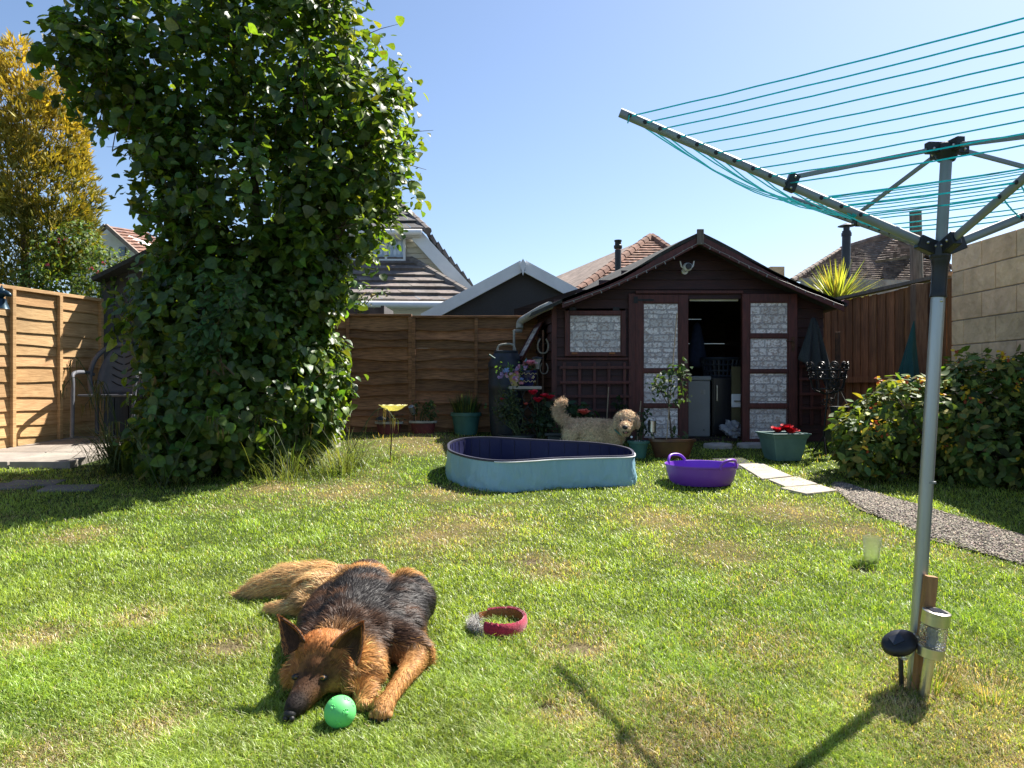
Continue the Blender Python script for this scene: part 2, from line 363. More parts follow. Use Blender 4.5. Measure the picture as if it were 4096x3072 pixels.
def stoneprint():
    m,t,b,N,L=nt('printed_stone_film')
    tc=N.new('ShaderNodeTexCoord'); mp=N.new('ShaderNodeMapping'); mp.inputs['Rotation'].default_value=(math.radians(90),0,0)
    L.new(tc.outputs['Object'],mp.inputs['Vector'])
    nd=N.new('ShaderNodeTexNoise'); nd.inputs['Scale'].default_value=7; nd.inputs['Detail'].default_value=4; L.new(tc.outputs['Object'],nd.inputs['Vector'])
    sb=N.new('ShaderNodeVectorMath'); sb.operation='SUBTRACT'; sb.inputs[1].default_value=(.5,.5,.5); L.new(nd.outputs['Color'],sb.inputs[0])
    sc=N.new('ShaderNodeVectorMath'); sc.operation='SCALE'; sc.inputs['Scale'].default_value=.11; L.new(sb.outputs[0],sc.inputs[0])
    ad=N.new('ShaderNodeVectorMath'); ad.operation='ADD'; L.new(mp.outputs[0],ad.inputs[0]); L.new(sc.outputs[0],ad.inputs[1])
    def brick(rw,rh,off):
        k=N.new('ShaderNodeTexBrick'); k.inputs['Scale'].default_value=1; k.inputs['Brick Width'].default_value=rw; k.inputs['Row Height'].default_value=rh
        k.inputs['Mortar Size'].default_value=.006; k.inputs['Mortar Smooth'].default_value=.6; k.offset=off; k.squash=.62; k.squash_frequency=3; k.offset_frequency=2
        k.inputs['Color1'].default_value=(.72,.70,.71,1); k.inputs['Color2'].default_value=(.44,.37,.36,1); k.inputs['Mortar'].default_value=(.13,.115,.125,1)
        L.new(ad.outputs[0],k.inputs['Vector']); return k
    k1=brick(.18,.078,.43)
    n2=N.new('ShaderNodeTexNoise'); n2.inputs['Scale'].default_value=38; n2.inputs['Detail'].default_value=7; n2.inputs['Roughness'].default_value=.7; n2.inputs['Distortion'].default_value=1.2; L.new(tc.outputs['Object'],n2.inputs['Vector'])
    r=N.new('ShaderNodeValToRGB'); e=r.color_ramp.elements; e[0].position=.38; e[0].color=(.30,.25,.25,1); e[1].position=.56; e[1].color=(1.0,1.0,1.03,1); L.new(n2.outputs['Fac'],r.inputs['Fac'])
    mx=N.new('ShaderNodeVectorMath'); mx.operation='MULTIPLY'; L.new(k1.outputs['Color'],mx.inputs[0]); L.new(r.outputs['Color'],mx.inputs[1])
    L.new(mx.outputs[0],b.inputs['Base Color']); b.inputs['Roughness'].default_value=.35
    return m
M['stoneprint']=stoneprint()

M['iris']=pm('amber_iris',(.20,.11,.03),(.10,.05,.015),rough=.1,scale=90,bump=0)
M['print']=leafm('printed_film',trans=0,rough=.38,spec=.3,var=.12)
M['rustgrey']=pm('weathered_iron',(.22,.20,.165),(.11,.095,.08),rough=.8,scale=20,bump=.2)
# ================================================================ camera, sun, sky
cam=bpy.data.cameras.new('camera'); cam.sensor_width=36; cam.lens=36*F/1024; cam.clip_start=.05; cam.clip_end=2000
co=bpy.data.objects.new('camera',cam); col.objects.link(co); co.location=(0,0,CAMZ); co.rotation_euler=(math.radians(90),0,0); scene.camera=co
SAZ=math.atan2(.785,.62); SEL=math.radians(51)
sun=bpy.data.lights.new('sun','SUN'); sun.energy=5.0; sun.angle=math.radians(.53); sun.color=(1,.945,.86)
so=bpy.data.objects.new('sun',sun); col.objects.link(so)
sd=Vector((math.sin(SAZ)*math.cos(SEL),math.cos(SAZ)*math.cos(SEL),math.sin(SEL)))
so.rotation_euler=sd.to_track_quat('Z','Y').to_euler(); so.location=(6,6,9)
w=bpy.data.worlds.new('World'); scene.world=w; w.use_nodes=True
N=w.node_tree.nodes; L=w.node_tree.links; bg=N['Background']
sky=N.new('ShaderNodeTexSky'); sky.sky_type='NISHITA'; sky.sun_disc=False; sky.sun_elevation=SEL; sky.sun_rotation=SAZ
sky.air_density=1.0; sky.dust_density=.9; sky.ozone_density=8.0; sky.altitude=10
wb=N.new('ShaderNodeVectorMath'); wb.operation='MULTIPLY'; wb.inputs[1].default_value=(1.08,.92,.80); L.new(sky.outputs[0],wb.inputs[0]); L.new(wb.outputs[0],bg.inputs['Color']); bg.inputs['Strength'].default_value=.084
scene.view_settings.view_transform='Standard'; scene.view_settings.look='None'; scene.view_settings.exposure=1.5; scene.view_settings.gamma=1
# ================================================================ ground
PATHC=[(3.02,7.2),(2.86,6.35),(2.86,5.9),(2.92,5.3),(3.02,4.75),(3.2,4.2),(3.35,3.5),(3.5,2.6),(3.6,1.0)]
def pathx(y): return np.interp(y,[p[1] for p in PATHC][::-1],[p[0] for p in PATHC][::-1])
def pathw(y): return np.interp(y,[1,3.5,4.75,5.3,5.9,6.35,6.6],[.30,.30,.29,.27,.18,.10,.0])
DRY=[(1255,1392,.10),(1150,1210,.16),(1250,1395,.20),(330,1570,.12),(1650,1395,.22),(745,1060,.45),(890,948,.75),(985,960,.5),(930,968,.45),(175,1155,.2),(80,1380,.16),(490,1395,.13),(1190,1230,.2),
     (1440,1125,.35),(1850,1150,.3),(1960,1540,.2),(2080,1480,.3),(1500,1560,.25),(1230,1540,.15),(300,1335,.14),(100,1640,.14),(2180,1640,.3),(950,1160,.4),(1700,1105,.4),(1020,1130,.4),(590,1055,.3),(1540,1190,.3),(1400,1630,.2),(2150,1530,.2),(960,1065,.3)]
HOLES=[(1250,1397,.09),(490,1397,.07),(1860,1232,.08),(1150,1212,.07),(1180,1530,.05),(1975,1475,.09),(300,1337,.05)]
def dryness(x,y):
    d=np.clip((fbm(x*1.6+3,y*1.6)-.58)*2.2,0,.5)*.6
    for px,py,r in DRY:
        g=G(px/2.16,py/2.16); q=((x-g.x)**2+((y-g.y)/1.1)**2)/(r*r)
        d=np.maximum(d,np.exp(-q)*np.clip(.55+1.1*(fbm(x*9,y*9)-.3),0,1))
    return np.clip(d,0,1)
def holes(x,y):
    d=np.zeros_like(x)
    for px,py,r in HOLES:
        g=G(px/2.16,py/2.16); d=np.maximum(d,np.exp(-((x-g.x)**2+((y-g.y)/.8)**2)/(r*r)))
    return d
xs=np.concatenate([np.array([-300,-80,-30,-15]),np.linspace(-10,8,181),np.array([15,30,80,300])]); ys=np.concatenate([np.array([-60,-15,-4]),np.linspace(-1,10.3,114),np.array([10.31,12,20,60,600])])
X,Y=np.meshgrid(xs,ys); Z=gz(X,Y)+.012*(fbm(X*2,Y*2)-.5)-.02*holes(X,Y)
nx=len(xs); ny=len(ys); idx=np.arange(nx*ny).reshape(ny,nx)
Fq=np.stack([idx[:-1,:-1],idx[:-1,1:],idx[1:,1:],idx[1:,:-1]],-1).reshape(-1,4)
dd=dryness(X,Y)[...,None]; hh=holes(X,Y)[...,None]
C=np.array([.050,.075,.017])*(1-dd)+np.array([.20,.15,.07])*dd; C=C*(1-hh)+np.array([.17,.125,.085])*hh
me=npmesh('lawn',np.stack([X,Y,Z],-1).reshape(-1,3),Fq,C.reshape(-1,3)); 
m_lawn=pm('lawn_thatch',(1.1,1.1,1.1),(.55,.55,.5),rough=1,scale=60,bump=.7,tint=True,spec=.1); 
o=link('lawn',me,m_lawn,smooth=60); tag(o,'mown garden lawn with green and sun-dried patches','lawn',kind='structure')
# gravel path
YY=np.linspace(.5,6.6,90); vs=[];fs=[]
for i,y in enumerate(YY):
    for j in range(7):
        t=j/6*2-1; x=pathx(y)+(pathw(y)+.03)*t*(1+.12*math.sin(y*7+j)); vs.append((x,y,float(gz(x,y))+.012))
for i in range(len(YY)-1):
    for j in range(6): fs.append((i*7+j,i*7+j+1,(i+1)*7+j+1,(i+1)*7+j))
mb=MB(); mb.add(vs,fs)
m_gr=pm('gravel_bed',(.24,.20,.15),(.08,.06,.045),rough=1,scale=55,bump=.9,bdist=.02,big=.2)
o=mb.build('gravel_path',m_gr); tag(o,'narrow gravel path curving along the right of the lawn','path',kind='structure')
n=44000; y=RNG.uniform(1.6,6.5,n); t=RNG.uniform(-1,1,n)*1.12; x=pathx(y)+pathw(y)*t; k=(pathw(y)>.03)&(np.abs(t)<.85+.4*RNG.random(n)); x=x[k];y=y[k];n=len(x)
s=RNG.uniform(.004,.0095,n); base=np.array([[1,0,0],[0,1,0],[-1,0,0],[0,-1,0],[0,0,.7],[0,0,-.7]],float)
a=RNG.uniform(0,2*PI,n); ca,sa=np.cos(a),np.sin(a); b=base[None]*(1+RNG.normal(0,.25,(n,6,1)))*np.array([1.3,.9,.8])
bx=b[...,0]*ca[:,None]-b[...,1]*sa[:,None]; by=b[...,0]*sa[:,None]+b[...,1]*ca[:,None]
Vt=np.stack([x[:,None]+bx*s[:,None],y[:,None]+by*s[:,None],gz(x,y)[:,None]+.016+b[...,2]*s[:,None]],-1).reshape(-1,3)
f=np.array([(0,1,4),(1,2,4),(2,3,4),(3,0,4),(1,0,5),(2,1,5),(3,2,5),(0,3,5)]); Fc=(f[None]+(np.arange(n)*6)[:,None,None]).reshape(-1,3)
C=vary((.31,.265,.205),n,.38,.06,alt=(.11,.09,.075),pa=.45); m_pb=leafm('pebble',trans=0,rough=.8,spec=.3)
o=link('gravel',npmesh('gravel',Vt,Fc,np.repeat(C,6,axis=0)),m_pb); tag(o,'loose grey and tan gravel stones covering the path','gravel',kind='stuff')
# paving slabs leading to the shed door
mb=MB()
for q in [((738,466),(762,465),(792,478),(762,481)),((768,481.5),(797,478.5),(818,486),(786,489)),((780,490),(819,486.8),(838,492.5),(806,496))]:
    mb.rt(.9,1.1); pts=[G(*p)+V(0,0,.022) for p in q]; mb.prism(pts,(0,0,-.06))
o=mb.build('path',M['slab'],bevel=.006); tag(o,'pale concrete slabs between the shed and the gravel path','path',kind='structure')
# patio at left
mb=MB()
for i in range(5):
    for j in range(3):
        mb.rt(.6,.8); x0=-6.2+i*.62; y0=7.3+j*.62
        if x0+.6<-4.3: mb.obox((x0+.3,y0+.3,gz(0,y0+.3)+.02),(.3,0,0),(0,.3,.3*SL),(0,0,.05))
for j,(px,py) in enumerate([(8,487),(34,484),(70,489)]):
    g=G(px,py); mb.rt(.35,.45); mb.obox((g.x,g.y,g.z+.002),(.22,.02,0),(-.02,.12,.008),(0,0,.014))  # extra dark tint stands in for the shade over these small slabs
o=mb.build('patio',M['slab'],bevel=.008); tag(o,'stone patio slabs beside the left fence','patio',kind='structure')
mb=MB()
mb.rt(.9,1.1)
for x0,y0,wd,dp in [(2.23,8.66,.35,.2),(2.62,8.7,.42,.2),(3.05,8.74,.2,.14)]:
    mb.rt(.7,1); mb.prism([GX(x0+wd/2+wd/2*math.cos(a)*random.uniform(.85,1.1),y0+dp/2*math.sin(a)*random.uniform(.85,1.1),.05) for a in [k*PI/5 for k in range(10)]],(0,0,-.12))
o=mb.build('stepping_stones',M['stone'],bevel=.012); tag(o,'rough edging stones set in the grass below the shed doorway','stones',kind='structure')
# grass blades
def grass():
    n=800000
    Yr=(1/(1/1.75-RNG.random(n)*(1/1.75-1/9.7)))            # density ~ 1/Y^2
    X=RNG.uniform(-1,1,n)*(Yr*.82+.75)
    y=Yr; x=X
    d=dryness(x,y); h=holes(x,y)
    keep=(np.abs(x-pathx(y))>pathw(y)*(.92+.25*noise2(x*9,y*9)))|(y>6.6)
    keep&=~((y>9.05)&(x>.35)); keep&=~((y>7.3)&(x<-3.6)); keep&=RNG.random(n)>h*1.25; keep&=(x<4.8)&(x>-6.3)
    keep&=RNG.random(n)>d*.35
    x=x[keep];y=y[keep];d=d[keep];n=len(x)
    # clumps
    cl=fbm(x*5.5,y*5.5); H=(.018+.024*RNG.random(n))*(.62+.95*cl)*(1-.35*d)
    H*=np.where(noise2(x*3+20,y*3)>.74,1.3,1)
    W=.0013+.00062*y**.9*(.7+.6*RNG.random(n))
    az=RNG.uniform(0,2*PI,n); lean=np.abs(RNG.normal(.55,.35,n))
    D=np.stack([np.cos(az)*lean,np.sin(az)*lean,np.ones(n)],-1); D=nz(D)
    az2=az+PI/2+RNG.normal(0,.5,n); S=np.stack([np.cos(az2),np.sin(az2),np.zeros(n)],-1)
    root=np.stack([x,y,gz(x,y)-.004],-1); mid=root+D*H[:,None]*.55; tip=root+D*H[:,None]*.85+np.stack([np.cos(az),np.sin(az),-.15*np.ones(n)],-1)*(H*.38)[:,None]
    w=W[:,None]*.5
    Vt=np.stack([root-S*w,root+S*w,mid-S*w*.85,mid+S*w*.85,tip],1).reshape(-1,3)
    f=np.array([(0,1,3),(0,3,2),(2,3,4)]); Fc=(f[None]+(np.arange(n)*5)[:,None,None]).reshape(-1,3)
    g1=np.array([.33,.46,.075]); g2=np.array([.155,.28,.04]); g3=np.array([.45,.48,.13]); dr=np.array([.56,.46,.27])
    k=RNG.random((n,1)); big=np.clip((fbm(x*.8+40,y*.8)-.3)*2.2,0,1)[:,None]
    C=(g1*(1-k)+g2*k); C=C*(1-.35*big)+g3*.35*big
    dk=(RNG.random(n)<(.035+.85*d))[:,None]; C=np.where(dk,dr*(.6+.6*RNG.random((n,1))),C)
    C=C*(1+RNG.normal(0,.22,(n,1)))*(.62+.76*cl[:,None]); C=np.clip(C,.005,.8)
    C5=np.repeat(C,5,axis=0); 
    o=link('grass',npmesh('grass',Vt,Fc,C5),M['blade']); tag(o,'short mown lawn grass, green with straw coloured patches','grass',kind='stuff')
grass()
# longer tufts in the lawn near posts and objects
def tufts(name,spots,label,cat='grass'):
    R=[];D=[];Ls=[];W=[];Dr=[];C=[]
    for x,y,r,nb,L0,w0 in spots:
        for _ in range(nb):
            a=random.uniform(0,2*PI); q=r*math.sqrt(random.random()); xx=x+q*math.cos(a); yy=y+q*math.sin(a)
            R.append((xx,yy,float(gz(xx,yy))-.005)); ln=random.uniform(.15,.8); D.append((math.cos(a)*ln,math.sin(a)*ln,1)); Ls.append(L0*random.uniform(.5,1.1)); W.append(w0); Dr.append(random.uniform(.1,.6))
            k=random.random(); C.append((.11+.07*k,.19+.05*k,.035) if random.random()>.25 else (.42,.32,.16))
    o=ribbons(name,R,D,Ls,W,np.array(C),M['blade'],seg=4,droop=np.array(Dr)); tag(o,label,cat,kind='stuff')
tufts("long_grass",[(1.57,2.78,.10,220,.13,.004),(1.75,2.70,.13,120,.12,.004),(-1.25,7.75,.10,60,.15,.006),(-1.6,9.55,.5,70,.14,.006),(-.7,9.5,.5,60,.14,.006),(-2.2,8.4,.3,80,.2,.006),(2.55,9.0,.4,120,.1,.007),(3.5,8.1,.6,200,.09,.006)],"longer uncut grass tufts at the pole foot and lawn edges")
# ================================================================ fences and walls
def lap_panel(root,a,b,z0,z1,nb,mat,toward,wav=.012,lo=.8,hi=1.15,name='lap_boards',pro=.040):
    a=Vector(a);b=Vector(b);d=(b-a);Ln=d.length;d.normalize();t=Vector(toward).normalized();mb=MB();h=(z1-z0)/nb
    hs=np.cumsum([0]+[random.uniform(.78,1.22) for _ in range(nb)]); hs=hs/hs[-1]*(z1-z0)
    for i in range(nb):
        mb.rt(lo,hi,.06); zt=z1-hs[i]+.02; zb=z1-hs[i+1]; n=18; ph=random.uniform(0,9)
        vs=[];fs=[]
        for k in range(n+1):
            u=k/n; wz=wav*(math.sin(ph+u*5)+.6*math.sin(ph*2+u*13)); p=a+d*Ln*u
            vs+=[(*(p+t*.004).xy,zt),(*(p+t*pro).xy,zb+wz),(*(p+t*.010).xy,zb+wz+.002),(*(p-t*.006).xy,zt)]
        for k in range(n):
            q=k*4; fs+=[(q,q+4,q+5,q+1),(q+1,q+5,q+6,q+2),(q+2,q+6,q+7,q+3)]
        mb.add(vs,fs)
    mb.build(name,mat,root)
def batten(root,a,z0,z1,toward,along,mat,w=.045,d=.05,name='batten'):
    mb=MB(); t=Vector(toward).normalized()*d; al=Vector(along).normalized()*w/2; a=Vector(a)
    mb.obox(((a.x+t.x/2+t.x*.2),(a.y+t.y/2+t.y*.2),(z0+z1)/2),(al.x,al.y,0),(t.x/2,t.y/2,0),(0,0,(z1-z0)/2)); mb.build(name,mat,root,bevel=.004)
# left fence, lit by the sun
A=V(-5.78,7.6,0); B=V(-5.28,9.55,0); dv=(B-A).normalized(); tw=Vector((dv.y,-dv.x,0)); zb=gz(0,8.2); zt=float(zb)+1.84
def seg(u): return A+(B-A)*u
edges=[-.75,.02,.98]
for i in range(2):
    p,q=seg(edges[i]),seg(edges[i+1]); g0=float(gz(0,(p.y+q.y)/2))
    r=thing('lap_fence',['golden lap fence panel at the far left edge, beyond the bell','golden lap fence panel sunlit beside the patio, half in shadow'][i],'fence',(p.x,p.y,g0),'golden lap panels of the left fence')
    ztop=1.31+95/F*8.2+.0
    lap_panel(r,p,q,g0+.02,ztop,12,M['fence_new'],tw,.007,.82,1.12,pro=.024)
    nbt=3 if i else 3
    for k in range(nbt+1):
        batten(r,p+(q-p)*(k/nbt*.97+.015),g0,ztop,tw,dv,M['fence_new'])
    mb=MB(); mb.rt(); c=(p+q)/2; mb.obox((c.x,c.y,ztop+.022),(q-p)/2,tw*.05,(0,0,.02)); mb.build('cap_rail',M['fence_new'],r,bevel=.004)
# back fence
YB=10.1
xj=[(200,285),(285,412),(412.6,540)]; tops=[313.5,314.5,316]
lab=['brown lap fence panel at the back, half hidden behind the leafy tree','brown lap fence panel at the back behind the yellow dish on a stick','brown lap fence panel at the back, behind the black water barrel']
for i,(a,b) in enumerate(xj):
    pa=P(a,400,YB);pb=P(b,400,YB); zt=P(0,tops[i]+2,YB).z; g0=.62
    r=thing('lap_fence',lab[i],'fence',(pa.x,YB,g0),'brown lap panels of the back fence')
    lap_panel(r,(pa.x,YB,0),(pb.x,YB,0),g0,zt,11,M['fence_old'],(0,-1,0),.017,.62,1.25,pro=.05)
    for k,ww in ((.012,.05),(.5,.045),(.988,.05)):
        batten(r,(pa.x+(pb.x-pa.x)*k,YB,0),g0,zt-.005,(0,-1,0),(1,0,0),M['fence_old'],ww,.045)
    mb=MB(); mb.rt(); mb.box(pa.x,pb.x,YB-.055,YB+.02,zt,zt+.03); mb.build('cap_rail',M['fence_old'],r,bevel=.004)
# close-board fence on the right
a=P(819,300,11.3); b=V(4.93,8.25,0); a=V(a.x,11.3,0); d=b-a; tw2=Vector((d.y,-d.x,0)).normalized(); tw2=tw2 if tw2.x<0 else -tw2
r=thing('board_fence','brown upright close-board fence between the shed and the block wall','fence',(a.x,a.y,.66)); mb=MB(); nb=31
for i in range(nb):
    mb.rt(.72,1.15,.06); u0=i/nb;u1=(i+1.08)/nb; p=a+d*u0;q=a+d*u1; k=tw2*(.012+.010*(i%2)); zt=2.49+random.uniform(-.012,.012); c=(p+q)/2+k
    mb.obox((c.x,c.y,(zt+.45)/2),(q-p)/2*.98,tw2*.008,(0,0,(zt-.45)/2))
mb.build('upright_boards',M['fence_vert'],r)
for z in (1.35,.72):
    mb=MB(); mb.rt(); c=(a+b)/2+tw2*.055; mb.obox((c.x,c.y,z+.02),d/2,tw2*.03,(0,0,.04)); mb.build('rail',M['fence_vert'],r)
mb=MB(); mb.rt(.6,.7); c=(a+b)/2+tw2*.03; mb.obox((c.x,c.y,2.535),d/2,tw2*.06,(0,0,.02)); mb.build('cap_rail',M['grey_wood'],r)
pp=P(919,300,8.62); mb=MB(); mb.bar((pp.x,8.62,.4),(pp.x,8.62,P(0,284,8.6).z),.14,.12,up=(0,1,0)); o=mb.build('fence_post',M['post_wood'],None,(pp.x,8.62,.5),bevel=.006)
tag(o,'thick brown wooden post in front of the close-board fence','fence post')
# telegraph-like wooden pole behind
pp=P(917,250,9.6); mb=MB(); mb.tube([(pp.x+.03,9.6,.5),(pp.x+.01,9.6,2),(pp.x-.02,9.6,P(0,211,9.6).z)],[.085,.078,.072],14); o=mb.build('wooden_pole',M['grey_wood'],None,(pp.x,9.6,.6),smooth=40)
tag(o,'tall weathered round wooden pole behind the close-board fence','pole')
mb=MB(); mb.tube(catmull([P(912,284,9.4),P(925,286,9.0),P(940,281,8.6),P(952,279,8.4)],5),.006,5); o=mb.build('cable',M['offwhite'],None,tuple(P(912,284,9.4))); tag(o,'thin pale cable looped from the wooden pole to the wall','cable')
# concrete block wall
r=thing('block_wall','tall tan concrete block wall on the right behind the bush','wall',(4.87,8.2,.5)); mb=MB(); H=2.80; rows=9; bh=.268; y0=8.2
for i in range(rows):
    z1=H-i*bh; z0=z1-bh+.012; y=y0-(0 if i%2==0 else .22); first=True
    if i%2: mb.rt(.85,1.1,.03); mb.box(4.87,5.07,y0-.21,y0,z0,z1)
    while y>1.6:
        mb.rt(.82,1.12,.03); mb.box(4.87+random.uniform(-.004,.004),5.07,y-.53+.012,y,z0,z1); y-=.53
mb.build('blocks',M['block'],r,bevel=.006)
mb=MB(); mb.box(4.878,5.06,1.6,8.19,.2,H-.006); mb.build('mortar',M['mortar'],r)
# stone pier by the hedge
r=thing('stone_pier','pale rough stone pier half buried in the leafy tree','pier',tuple(GX(-2.25,8.62))); mb=MB(); g=float(gz(0,8.62))
for i in range(9):
    z=g+i*.065
    for k in range(2):
        mb.rt(.75,1.2); x0=-2.42+k*.2+random.uniform(-.012,.012); mb.obox((x0+.1,8.62+random.uniform(-.01,.01),z+.031),(.097,0,0),(0,.13,0),(0,0,.030))
mb.build('stacked_stones',M['stone'],r,bevel=.012)
mb=MB(); mb.rt(); mb.obox((-2.19,8.6,g+.655),(.24,0,0),(0,.17,0),(0,0,.03)); mb.rt(); mb.obox((-2.11,8.6,g+.60),(.17,0,0),(0,.15,0),(0,0,.022)); mb.build('top_slab',M['stone'],r,bevel=.01)
# ================================================================ houses
def tile_roof(A,B,C,D,rows,cols,name,mat,root,t=.045,lo=.8,hi=1.12):
    """A-B eave (left,right), D-C ridge (left,right)"""
    A,B,C,D=map(Vector,(A,B,C,D)); n=(B-A).cross(D-A).normalized()
    if n.z<0: n=-n
    mb=MB()
    for i in range(rows):
        u0=i/rows;u1=(i+1.15)/rows; off=(i%2)*.5
        l0=A.lerp(D,u0);r0=B.lerp(C,u0);l1=A.lerp(D,min(u1,1));r1=B.lerp(C,min(u1,1)); W=(r0-l0).length; W0=(B-A).length
        m=max(2,int(cols*W/W0+.5))
        for j in range(m):
            s0=max(0,(j-off*.999)/m);s1=min(1,(j+1-off*.999)/m) if j<m-1 else 1
            if s1<=s0: continue
            mb.rt(lo,hi,.04); k=t*random.uniform(.9,1.15)
            p=[l0.lerp(r0,s0)+n*k,l0.lerp(r0,s1)+n*k,l1.lerp(r1,s1)+n*.004,l1.lerp(r1,s0)+n*.004]; q=[l0.lerp(r0,s0)-n*.004,l0.lerp(r0,s1)-n*.004]
            mb.add(p+q,[(0,1,2,3),(4,5,1,0)])
    return mb.build(name,mat,root)
def ridge(root,a,b,n,r,mat,name='ridge_tiles'):
    a=Vector(a);b=Vector(b);mb=MB()
    for i in range(n):
        mb.rt(.8,1.1); mb.tube([a.lerp(b,i/n),a.lerp(b,(i+1.02)/n)],[r*1.08,r*.96],8)
    mb.build(name,mat,root)
def wallslab(root,pts,d,name,mat):
    mb=MB(); mb.prism(pts,d); return mb.build(name,mat,root)
# --- dormer house behind the back fence
h=thing('dormer_house','cream clad house with a net-curtained window and grey tiled roofs behind the back fence','house',tuple(P(410,300,17)-V(0,0,2.5)))
ez=P(0,301,16.5).z
tile_roof(P(270,301,16.5),P(483,302.5,16.5),P(411,260,18.25),P(270,259,18.25),7,17,'lower_roof',M['tile_grey'],h,.075)
ridge(h,P(484,303,16.45),P(411,260,18.25),8,.10,M['tile_grey'],'hip_tiles'); ridge(h,P(411,260,18.25),P(270,259,18.25),10,.08,M['tile_grey'])
mb=MB(); mb.tube([P(270,304,16.38),P(480,305.5,16.38)],.085,10); mb.build('gutter',M['white'],h,smooth=50)
wallslab(h,[P(270,308,16.6),P(480,308,16.6),P(480,384,16.6),P(270,384,16.6)],(0,.2,0),'lower_wall',M['cream'])
mb=MB(); z0=P(0,296,18.3).z; z1=P(0,237,18.3).z; nbd=11
for i in range(nbd):                      # shiplap cladding boards
    za=z0+(z1-z0)*i/nbd; zb_=z0+(z1-z0)*(i+.97)/nbd; py=384-((za+zb_)/2-CAMZ)*F/18.3; xr=np.interp(py,[236,292],[419,471]); mb.rt(.95,1.03)
    a=P(330,py,18.3);b=P(xr,py,18.3); mb.add([(a.x,18.27,za),(b.x,18.27,za),(b.x,18.3,zb_),(a.x,18.3,zb_),(a.x,18.36,za),(b.x,18.36,za)],[(0,1,2,3),(0,4,5,1)])
mb.build('clad_wall',M['cream'],h)
wallslab(h,[P(330,236,18.4),P(419,236,18.4),P(473,294,18.4),P(330,294,18.4)],(0,.25,0),'gable_wall',M['cream'])
mb=MB(); mb.bar(P(417,236,18.1),P(472,296,18.1),.3,.26,up=(0,1,0)); mb.build('bargeboard',M['white'],h)
mb=MB()
aa,bb=P(422.5,230,18.1),P(478,296,18.1)
for i in range(9):
    mb.rt(.8,1.1); p,q=aa.lerp(bb,i/9),aa.lerp(bb,(i+1.05)/9); up=V(.012,0,.016); mb.prism([p+up*1.5,q-up,q-up+V(0,3.5,0),p+up*1.5+V(0,3.5,0)],(.07,0,.06))
mb.build('side_roof',M['tile_dark'],h)
tile_roof(P(300,229.5,17.9),P(427,230.5,17.9),P(393,198,20.2),P(300,198,20.2),5,16,'half_hip_roof',M['tile_dark'],h,.07)
ridge(h,P(428,231,17.85),P(393,197.5,20.2),7,.09,M['tile_grey'],'hip_tiles')
mb=MB(); mb.tube([P(330,232.3,17.8),P(422,232.3,17.8)],.075,10); mb.build('gutter',M['white'],h,smooth=50)
mb=MB(); a=P(335,234,17.95);b=P(421,237.3,17.95); mb.box(a.x,b.x,17.9,18.25,b.z,a.z); mb.build('fascia',M['white'],h)
wf=thing  # window with frame bars and panes
mb=MB(); x0,x1=P(344,0,18.2).x,P(405.5,0,18.2).x; zt=P(0,236.8,18.2).z; zb2=P(0,261,18.2).z
for px in (346,365.7,386.3,404.6): x=P(px,0,18.2).x; mb.box(x-.03,x+.03,18.15,18.25,zb2,zt)
for py in (237.8,260.4): z=P(0,py,18.2).z; mb.box(x0,x1,18.155,18.25,z-.03,z+.03)
z=P(0,247.2,18.2).z; mb.box(P(367,0,18.2).x,P(385,0,18.2).x,18.155,18.25,z-.03,z+.03)
wo=mb.build('window',M['white'],h,bevel=.006)
for a,b,c,d in ((347,364.5,238.5,260),(367,385,238.5,246.4),(367,385,248,260),(387.5,403.6,238.5,260)):
    mb=MB(); p,q=P(a,d,18.22),P(b,c,18.22); mb.box(p.x,q.x,18.215,18.225,p.z,q.z); mb.build('pane',M['curtain'],wo)
mb=MB(); z=P(0,308.7,16.3).z; a=P(330,0,10.9);b=P(383.5,0,10.9); mb.box(a.x,b.x,10.8,11.6,1.9,P(0,308,10.9).z); mb.box(b.x-.02,b.x+.03,10.78,11.62,1.9,P(0,306.5,10.9).z)
o=mb.build('bin_store',M['tile_dark'],None,(a.x+.4,11,.68)); tag(o,'dark flat topped shed roof edge just above the back fence','shed')
# --- garage gable
h=thing('garage','dark pebbledash garage gable with wide white bargeboards behind the back fence','garage',tuple(P(523,320,13)-V(0,0,1.5)))
wallslab(h,[P(431,314,13.1),P(523,264,13.1),P(615,314,13.1),P(615,384,13.1),P(431,384,13.1)],(0,.2,0),'gable_wall',M['pebbledash'])
for s,nm in ((-1,'l'),(1,'r')):
    a=P(523,265.5,12.95); b=P(523+s*100,319,12.95); mb=MB(); mb.bar(a,b,.06,.2,up=(0,1,0))
    d=(b-a).normalized(); up=Vector((-d.z,0,d.x)); up=up if up.z>0 else -up
    mb=MB(); mb.prism([a+up*.1,b+up*.1,b-up*.095,a-up*.095],(0,.05,0)); mb.build('bargeboard',M['white'],h)
    mb=MB(); mb.prism([a+up*.085+V(0,.055,0),b+up*.085+V(0,.055,0),b+up*.02+V(0,.055,0),a+up*.02+V(0,.055,0)],(0,4,0)); mb.build('roof',M['tile_dark'],h)
mb=MB(); Yf=12.9; mb.prism([P(523,258.5,Yf),P(526.2,264,Yf),P(523,275.5,Yf),P(519.8,264,Yf)],(0,.04,0)); mb.build('finial',M['white'],h)
